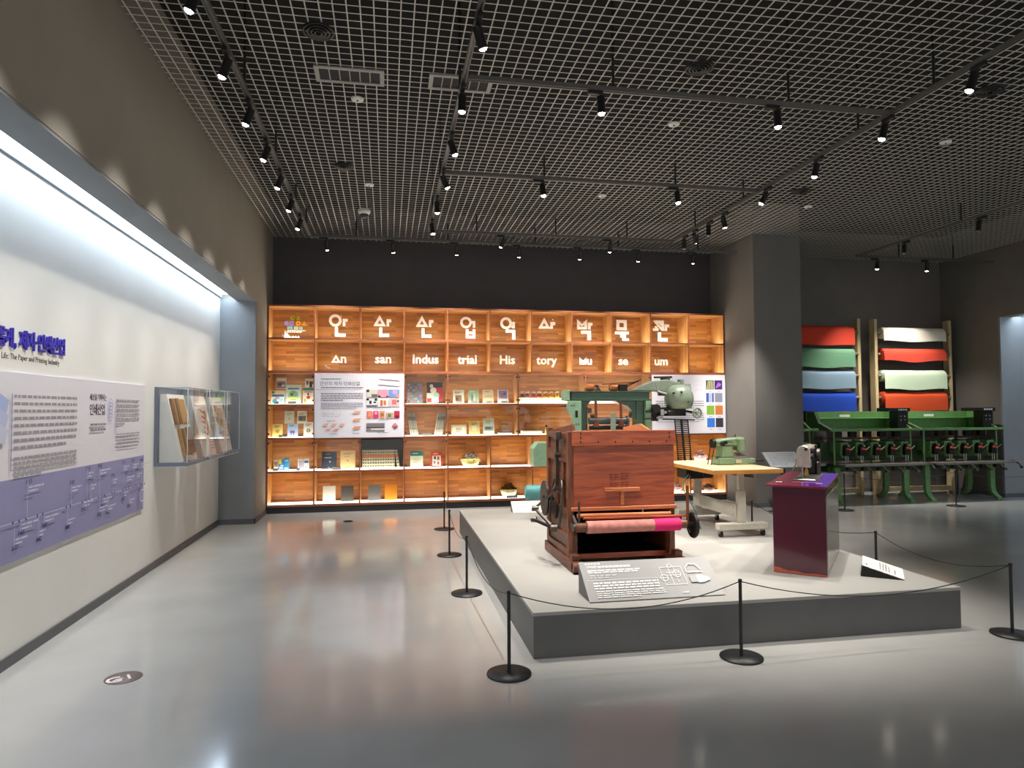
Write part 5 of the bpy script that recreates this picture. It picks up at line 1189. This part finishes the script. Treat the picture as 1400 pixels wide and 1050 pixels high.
t = thing('sewing_machine', 'sage green industrial sewing machine on the cream table', 'sewing machine', (3.6, 6.72, TZ))
yb_ = 6.72
part('bed', M_sewg, t, lambda b: (b.box(3.43, 3.62, yb_ - .09, yb_ + .09, TZ + .001, TZ + .075),), .01)
part('pillar', M_sewg, t, lambda b: (b.prism([(3.47, TZ + .0755), (3.615, TZ + .0755), (3.6, TZ + .2), (3.48, TZ + .2)], 'y', yb_ - .07, yb_ + .07)), .008)
part('arm', M_sewg, t, lambda b: b.prism([(3.43, TZ + .2005), (3.43, TZ + .245), (3.48, TZ + .27), (3.66, TZ + .285), (3.66, TZ + .2005)], 'y', yb_ - .065, yb_ + .065), .012)
part('head', M_sewg, t, lambda b: b.box(3.6605, 3.755, yb_ - .075, yb_ + .07, TZ + .13, TZ + .29), .022, 'rounded machine head')
part('needle_plate', M_darksteel, t, lambda b: (b.prism([(3.625, TZ + .13), (3.66, TZ + .126), (3.77, TZ + .095), (3.66, TZ + .09)], 'y', yb_ - .06, yb_ + .02), b.cyl((3.7, yb_ - .03, TZ + .129), (3.7, yb_ - .03, TZ + .095), .006, n=8)))
part('free_arm', M_sewg, t, lambda b: b.box(3.6205, 3.86, yb_ - .09, yb_ - .02, TZ + .012, TZ + .065), .01, 'narrow free arm over the table edge')
part('arm_end', M_darksteel, t, lambda b: (b.cyl((3.8605, yb_ - .055, TZ + .04), (3.875, yb_ - .055, TZ + .04), .026, n=14), b.cyl((3.875, yb_ - .055, TZ + .04), (3.96, yb_ - .055, TZ + .04), .016, n=12)))
part('name_plate', flat((205, 196, 170)), t, lambda b: b.box(3.625, 3.69, yb_ - .0925, yb_ - .0905, TZ + .02, TZ + .055))
hwl = part('balance_wheel', M_iron, t, lambda b: (b.cyl((3.385, yb_ - .02, TZ + .225), (3.42, yb_ - .02, TZ + .225), .048, n=20), b.cyl((3.42, yb_ - .02, TZ + .225), (3.43, yb_ - .02, TZ + .225), .02, n=10)))
part('drive_belt', M_iron, hwl, lambda b: (b.beam((3.4, yb_ - .065, TZ + .22), (3.36, yb_ - .055, TZ + .002), .008, .006), b.beam((3.4, yb_ + .025, TZ + .22), (3.36, yb_ + .02, TZ + .002), .008, .006)))
part('thread_guide', M_iron, t, lambda b: (b.cyl((3.48, yb_ - .066, TZ + .22), (3.48, yb_ - .095, TZ + .22), .022, n=12), b.cyl((3.52, yb_ - .066, TZ + .235), (3.52, yb_ - .09, TZ + .235), .016, n=12), b.beam((3.53, yb_ - .075, TZ + .245), (3.6, yb_ - .075, TZ + .235), .006, .006), b.cyl((3.67, yb_, TZ + .286), (3.67, yb_, TZ + .32), .005, n=8)))

# ------------------------------------------------------------------ purple cabinet with chrome sewing machine
AX = Vector((.76, -.648, 0)).normalized(); DX = Vector((.648, .76, 0)).normalized()
MC = Matrix(((AX.x, DX.x, 0, 2.931), (AX.y, DX.y, 0, 4.809), (0, 0, 1, HP), (0, 0, 0, 1)))
M_plum = mat('glossy_plum_lacquer', (74, 17, 37), .16, var=.08, scale=6, coat=.5)
M_plumtop = mat('glossy_crimson_top', (122, 26, 58), .12, var=.05, scale=5, coat=.5)
M_viol = mat('glossy_violet_top', (96, 34, 140), .14, var=.05, scale=5, coat=.5)
M_wear = mat('worn_red_primer', (176, 84, 64), .7, var=.2, scale=40)
M_mirror = mat('scuffed_chrome_side', (190, 180, 170), .18, .8, var=.35, scale=18, bump=.3, bscale=14)
CW, CD, CH = .376, 1.1, .66
t = thing('purple_cabinet', 'tall glossy purple cabinet carrying a small chrome sewing machine', 'cabinet', (3.4, 5.1, HP))
part('cabinet_body', M_plum, t, lambda b: b.box(0, CW, 0, CD, .001, CH), .004, M=MC)
part('worn_edge', M_wear, t, lambda b: b.prism([(.0, .004), (CW, .004), (CW, .016), (.3, .02), (.22, .014), (.16, .026), (.1, .024), (.05, .04), (.0, .045)], 'y', -.001, -.0001), M=MC, label='worn red lower edge')
part('side_trim', M_mirror, t, lambda b: b.box(CW + .0002, CW + .003, .04, CD - .04, .03, CH - .07), M=MC, label='scuffed silver side panel')
tp = part('cabinet_top', M_plumtop, t, lambda b: b.box(-.045, CW + .012, -.045, CD + .02, CH + .0005, CH + .016), .002, M=MC, label='overhanging crimson top')
part('violet_inlay', M_viol, tp, lambda b: b.box(CW * .52, CW + .009, -.04, CD + .015, CH + .0163, CH + .0172), M=MC, label='violet right half of the top')
part('white_label', flat((236, 232, 232)), tp, lambda b: (b.box(.0, .045, .16, .19, CH + .0173, CH + .018), b.box(.29, .34, .18, .2, CH + .0173, CH + .018)), M=MC)
zt = CH + .0175
t = thing('chrome_sewing_machine', 'small chrome and cream sewing machine on the purple cabinet', 'sewing machine', MC @ Vector((CW / 2, .6, zt)))
M_chr = mat('cream_chrome', (206, 196, 180), .25, .55, var=.12, scale=24)
part('bed_plate', M_steel, t, lambda b: b.box(.1, .28, .34, .92, zt + .0005, zt + .012), .002, M=MC)
part('throat_plate', mat('olive_plate', (90, 92, 60), .4, .5), t, lambda b: b.box(.11, .2, .36, .46, zt + .0125, zt + .016), M=MC)
def arch(w, z0, z1, cx):
    return [(cx - w, z0), (cx + w, z0)] + [(cx + w * math.cos(a), z1 - w + w * math.sin(a)) for a in [math.pi * k / 10 for k in range(11)]]
part('face_end', M_chr, t, lambda b: b.prism(arch(.052, zt + .1, zt + .28, .18), 'y', .40, .5), .006, M=MC, label='rounded cream face plate')
part('arm', M_chr, t, lambda b: b.prism(arch(.046, zt + .19, zt + .275, .18), 'y', .5005, .82), .004, M=MC)
part('pillar', M_iron, t, lambda b: b.box(.13, .235, .8205, .92, zt + .0125, zt + .27), .012, M=MC)
part('needle_bar', M_steel, t, lambda b: (b.cyl((.165, .45, zt + .0165), (.165, .45, zt + .0995), .008, n=10), b.cyl((.195, .45, zt + .04), (.195, .45, zt + .0995), .006, n=8), b.box(.15, .21, .43, .47, zt + .0125, zt + .02)), M=MC)
part('brass_foot', mat('brass', (196, 156, 66), .3, .8), t, lambda b: b.box(.185, .21, .42, .445, zt + .03, zt + .085), .003, M=MC)
part('tension_dial', M_iron, t, lambda b: (b.cyl((.233, .44, zt + .235), (.262, .43, zt + .235), .022, n=14), b.cyl((.228, .47, zt + .18), (.25, .47, zt + .18), .018, n=12), b.cyl((.2, .3995, zt + .25), (.2, .39, zt + .25), .012, n=10)), M=MC)
part('take_up_lever', M_steel, t, lambda b: (b.beam((.125, .43, zt + .14), (.09, .38, zt + .06), .006, .006), b.cyl((.127, .44, zt + .16), (.115, .44, zt + .16), .014, n=10)), M=MC)
part('hand_crank', M_darksteel, t, lambda b: (b.cyl((.236, .87, zt + .18), (.26, .87, zt + .18), .055, n=18), b.box(.236, .262, .8, .88, zt + .0125, zt + .12)), .004, M=MC)

# ------------------------------------------------------------------ caption lectern before the pier
t = thing('caption_lectern', 'sloping grey caption lectern before the square pier', 'lectern', (5.8, 9.25, 0))
part('stand', M_black, t, lambda b: (b.box(5.78, 5.83, 9.2, 9.25, .012, .72), b.beam((5.7, 9.2, .7), (5.8, 9.22, .55), .02, .03), b.box(5.62, 6.0, 9.1, 9.35, .001, .012)), .002)
LM = Matrix.Translation((5.8, 9.08, .67)) @ Matrix.Rotation(math.radians(40), 4, 'X')
part('slanted_board', M_signd, t, lambda b: b.box(-.28, .28, 0, .34, -.02, 0), .002, M=LM)
part('board_face', mat('pale_grey_caption', (176, 180, 184), .4), t, lambda b: b.box(-.272, .272, .008, .332, .0005, .003), M=LM)
pr = Print(LM @ Matrix.Translation((0, 0, .0032)))
pr.lines(-.22, .22, .29, .012, .035, 7, (134, 138, 146), .6, (.03, .08), .012)
pr.build('caption_print', t)
# ------------------------------------------------------------------ fabric racks on the right
M_post = wood('pale_pine_post', (186, 164, 122), (206, 186, 146), 'z', 30, .6)
YRk = 10.77
def rack(label, xs):
    t = thing('fabric_rack', label, 'rack', ((xs[0] + xs[-1]) / 2, YRk, 0), 'fabric racks')
    for x in xs:
        part('rack_post', M_post, t, lambda b: b.box(x - .03, x + .03, YRk - .05, YRk + .09, .0, 3.14), .004, 'pale wooden post')
    for z in (2.78, 2.42, 2.06, 1.72, 2.2, 1.0):
        if z in (2.2, 1.0):
            part('rack_rail', M_track, t, lambda b: b.box(xs[0] - .03, xs[-1] + .03, YRk + .0905, YRk + .12, z - .02, z + .02))
    part('rack_foot', M_post, t, lambda b: b.box(xs[0] + .0302, xs[-1] - .0302, YRk - .03, YRk + .03, .04, .12))
    return t
rack('pale wooden fabric rack half hidden behind the grey pier', (6.96, 8.29))
rack('pale wooden fabric rack in the right corner', (8.63, 10.17))
def roll(label, x0, x1, z, drop, rgb, wob, xa, xb):
    """cloth wound on a tube, its free end hanging in front"""
    t = thing('fabric_roll', label, 'fabric roll', ((x0 + x1) / 2, YRk - .1, z - .11), 'rolls on the fabric racks')
    R = .105; yc = YRk - .04
    m = mat('felt_%02x%02x%02x' % rgb, rgb, .9, var=.06, scale=60, bump=.15, bscale=200)
    part('tube', mat('card_tube', (120, 108, 92), .8), t, lambda b: b.cyl((xa, yc, z), (xb, yc, z), .03, n=14))
    part('wound_cloth', m, t, lambda b: b.lathe([(.031, 0), (R * .96, 0), (R * .96, x1 - x0), (.031, x1 - x0)], (x0, yc, z), 24, (1, 0, 0)))
    def flap(b):
        nx = 14; prof = []
        for k in range(9):
            a = math.pi / 2 + .5 - (math.pi / 2 + .5 + .15) * k / 8
            prof.append((yc - (R + .002) * math.cos(a - 0), z + (R + .002) * math.sin(a)))
        prof = [(yc - (R + .002) * math.cos(a), z + (R + .002) * math.sin(a)) for a in [2.1 - 2.1 * k / 8 for k in range(9)]]
        prof += [(yc - R - .004, z - drop * k / 4) for k in range(1, 5)]
        vs = []; fs = []
        for i in range(nx + 1):
            x = x0 + (x1 - x0) * i / nx
            for j, (y, zz) in enumerate(prof):
                w = wob * math.sin(i * .55 + 1) * (j / (len(prof) - 1)) ** 2
                vs.append((x, y - abs(w) * .4, zz + w * (1 if j > 8 else 0)))
        n = len(prof)
        for i in range(nx):
            for j in range(n - 1): fs.append((i * n + j, i * n + j + 1, (i + 1) * n + j + 1, (i + 1) * n + j))
        b.add(vs, fs, True)
        b.add([(v[0], v[1] + .003, v[2]) for v in vs], [tuple(reversed(f)) for f in fs], True)
    part('hanging_flap', m, t, flap)
ROLLS_L = [((206, 62, 40), 2.895, .245, .006, 'red-orange felt roll, top of the left rack'), ((104, 150, 118), 2.505, .25, .012, 'sage green felt roll, second down the left rack'), ((134, 158, 176), 2.115, .235, .01, 'dusty blue felt roll, third down the left rack'), ((24, 68, 178), 1.725, .24, .006, 'royal blue felt roll, bottom of the left rack')]
for rgb, z, d, w, l in ROLLS_L: roll(l, 7.02, 8.13, z, d, rgb, w, 6.99, 8.26)
ROLLS_R = [((222, 214, 198), 2.885, .15, .012, 'cream felt roll, top of the right rack'), ((206, 66, 44), 2.505, .13, .02, 'red felt roll, second down the right rack'), ((196, 212, 184), 2.115, .245, .014, 'pale green felt roll, third down the right rack'), ((204, 72, 26), 1.725, .24, .006, 'burnt orange felt roll, bottom of the right rack')]
for rgb, z, d, w, l in ROLLS_R: roll(l, 8.71, 9.99, z, d, rgb, w, 8.66, 10.14)

# ------------------------------------------------------------------ embroidery machines
GE = mat('leaf_green_enamel', (100, 142, 86), .35, var=.08, scale=14, coat=.2)
GD = mat('dark_leaf_green_enamel', (54, 78, 48), .4, var=.1, scale=14)
M_tbl = mat('brown_work_table', (124, 112, 102), .4, var=.05)
def embroidery(label, x0, x1, nh, yf=9.62, full=True):
    t = thing('embroidery_machine', label, 'embroidery machine', ((x0 + x1) / 2, yf + .4, 0), 'embroidery machines')
    W_ = x1 - x0
    legs = (x0 + .12, x1 - .26)
    for x in legs:
        for s, y in ((-1, yf + .22), (1, yf + .66)):
            pts = [(y - .035, .56), (y + .035, .56), (y + .035, .2)]
            e = [(y + .035 + s * .0 , .2)]
            if s < 0: pts = [(y + .03, .58), (y + .03, .22), (y + .0, .1), (y - .07, .03), (y - .16, .001), (y - .16, .04), (y - .1, .075), (y - .05, .13), (y - .035, .24), (y - .035, .58)]
            else: pts = [(y - .03, .58), (y - .03, .22), (y - .0, .1), (y + .07, .03), (y + .16, .001), (y + .16, .04), (y + .1, .075), (y + .05, .13), (y + .035, .24), (y + .035, .58)]
            part('leg', GE, t, lambda b: b.prism(pts, 'x', x - .045, x + .045), .003, 'green curved leg')
        part('leg_beam', GD, t, lambda b: b.box(x - .04, x + .04, yf + .1, yf + .78, .58, .62), .003)
    part('frame_beam', GD, t, lambda b: b.box(x0 + .02, x1 - .05, yf + .3, yf + .5, .5, .579), .003)
    part('work_table', M_tbl, t, lambda b: b.box(x0 + .1, x1 - .02, yf - .02, yf + .34, .625, .645), .002, 'brown work table')
    part('table_rim', M_steel, t, lambda b: b.box(x0 + .1, x1 - .02, yf - .03, yf - .0205, .61, .645))
    part('head_beam', GD, t, lambda b: b.box(x0 + .03, x1 - .1, yf + .5, yf + .62, .66, .96), .004)
    p = (W_ - .26) / nh
    for k in range(nh):
        x = x0 + .14 + p * (k + .5)
        h = part('sewing_head', GE, t, lambda b: (b.box(x - .085, x + .06, yf + .2, yf + .499, .82, .985), b.prism([(x - .085, .82), (x + .06, .82), (x + .04, .72), (x - .05, .72)], 'y', yf + .22, yf + .4)), .006, 'green sewing head')
        part('head_cover', GD, h, lambda b: b.box(x + .0605, x + .1, yf + .26, yf + .499, .84, 1.0), .003)
        part('needle_case', M_iron, h, lambda b: (b.box(x - .06, x + .04, yf + .13, yf + .1995, .77, .9), b.cyl((x - .01, yf + .13, .91), (x - .01, yf + .19, .91), .045, n=14)), .004)
        part('take_up', M_steel, h, lambda b: (b.cyl((x - .01, yf + .10, .93), (x - .01, yf + .128, .93), .02, n=12), b.beam((x + .03, yf + .12, .86), (x + .09, yf + .1, .92), .008, .008), b.cyl((x - .03, yf + .16, .66), (x - .03, yf + .16, .765), .008, n=8), b.cyl((x + .01, yf + .16, .66), (x + .01, yf + .16, .765), .008, n=8)), kind='stuff')
        part('thread_spool', mat('rust_thread', (190, 80, 50), .8), h, lambda b: (b.cyl((x - .045, yf + .115, .885), (x + .02, yf + .11, .87), .017, n=12)))
        part('hook_arm', M_darksteel, t, lambda b: (b.beam((x - .03, yf + .02, .61), (x + .04, yf - .03, .52), .02, .02), b.cyl((x + .03, yf - .04, .52), (x + .05, yf + .02, .52), .024, n=10), b.cyl((x - .04, yf + .05, .56), (x - .04, yf + .12, .56), .03, n=10)))
        part('hoop_frame', M_steel, t, lambda b: (b.beam((x - .09, yf + .02, .649), (x, yf + .2, .649), .012, .006), b.beam((x + .09, yf + .02, .649), (x, yf + .2, .649), .012, .006)))
        part('tension_box', M_iron, t, lambda b: b.box(x - .06, x + .06, yf + .36, yf + .44, 1.06, 1.15), .003)
        part('thread_tube', M_steel, t, lambda b: b.tube([(x, yf + .38, 1.06), (x + .02, yf + .3, 1.03), (x, yf + .25, .99)], .004, 6))
    # thread stand
    for x in (x0 + .07, x1 - .16):
        for y in (yf + .2, yf + .75):
            part('stand_post', GE, t, lambda b: b.box(x - .012, x + .012, y - .012, y + .012, .62, 1.165), .002)
    tr = part('thread_tray', GE, t, lambda b: (b.box(x0, x1 - .02, yf + .16, yf + .8, 1.165, 1.18), b.box(x0, x1 - .02, yf + .145, yf + .1595, 1.165, 1.205)), .002, 'green thread tray')
    part('tray_back', GE, tr, lambda b: (b.box(x0, x1 - .12, yf + .8005, yf + .82, 1.165, 1.48), b.box(x0, x1 - .12, yf + .62, yf + .8, 1.36, 1.372)), .002)
    part('tray_end', GD, tr, lambda b: (b.prism([(yf + .16, 1.181), (yf + .8, 1.181), (yf + .8, 1.48), (yf + .6, 1.48), (yf + .5, 1.3)], 'x', x0, x0 + .06)), .002)
    part('tray_end', GE, tr, lambda b: (b.prism([(yf + .16, 1.181), (yf + .8, 1.181), (yf + .8, 1.48), (yf + .7, 1.48)], 'x', x1 - .145, x1 - .12)), .002)
    rail = part('thread_rail', M_darksteel, t, lambda b: b.box(x0 + .06, x1 - .15, yf + .5, yf + .53, 1.02, 1.05))
    if full:
        c = part('control_box', M_iron, t, lambda b: (b.box(x1 - .30, x1 - .1, yf + .3, yf + .5, 1.1815, 1.48), b.box(x1 - .5, x1 - .1, yf + .25, yf + .55, 1.4805, 1.54)), .006, 'black control box')
        part('control_knob', M_steel, c, lambda b: [b.cyl((x1 - .25 + .07 * k, yf + .3, 1.4 - .06 * j), (x1 - .25 + .07 * k, yf + .285, 1.4 - .06 * j), .014, n=10) for k in range(2) for j in range(2)])
        part('control_print', flat((216, 214, 206)), c, lambda b: [b.box(x1 - .33 + .045 * k, x1 - .3 + .045 * k, yf + .248, yf + .2498, 1.497, 1.522) for k in range(4)])
        part('maker_plate', flat((226, 222, 216)), t, lambda b: b.box(x0 + .62, x0 + .82, yf + .796, yf + .7985, 1.386, 1.43), label='small white maker plate')
        part('hand_lever', M_iron, t, lambda b: (b.tube([(x1 - .02, yf + .1, .64), (x1 + .04, yf + .06, .64), (x1 + .07, yf + .0, .6), (x1 + .05, yf - .05, .56)], .012, 8), b.ellip((x1 + .05, yf - .06, .55), (.025, .025, .025), 10, 8)))
embroidery('green embroidery machine with five heads, left of the pair', 7.02, 8.66, 5)
embroidery('green embroidery machine with five heads, right of the pair', 8.68, 10.32, 5)
embroidery('green embroidery machine half hidden behind the grey pier', 6.53, 7.0, 1, 9.9, False)
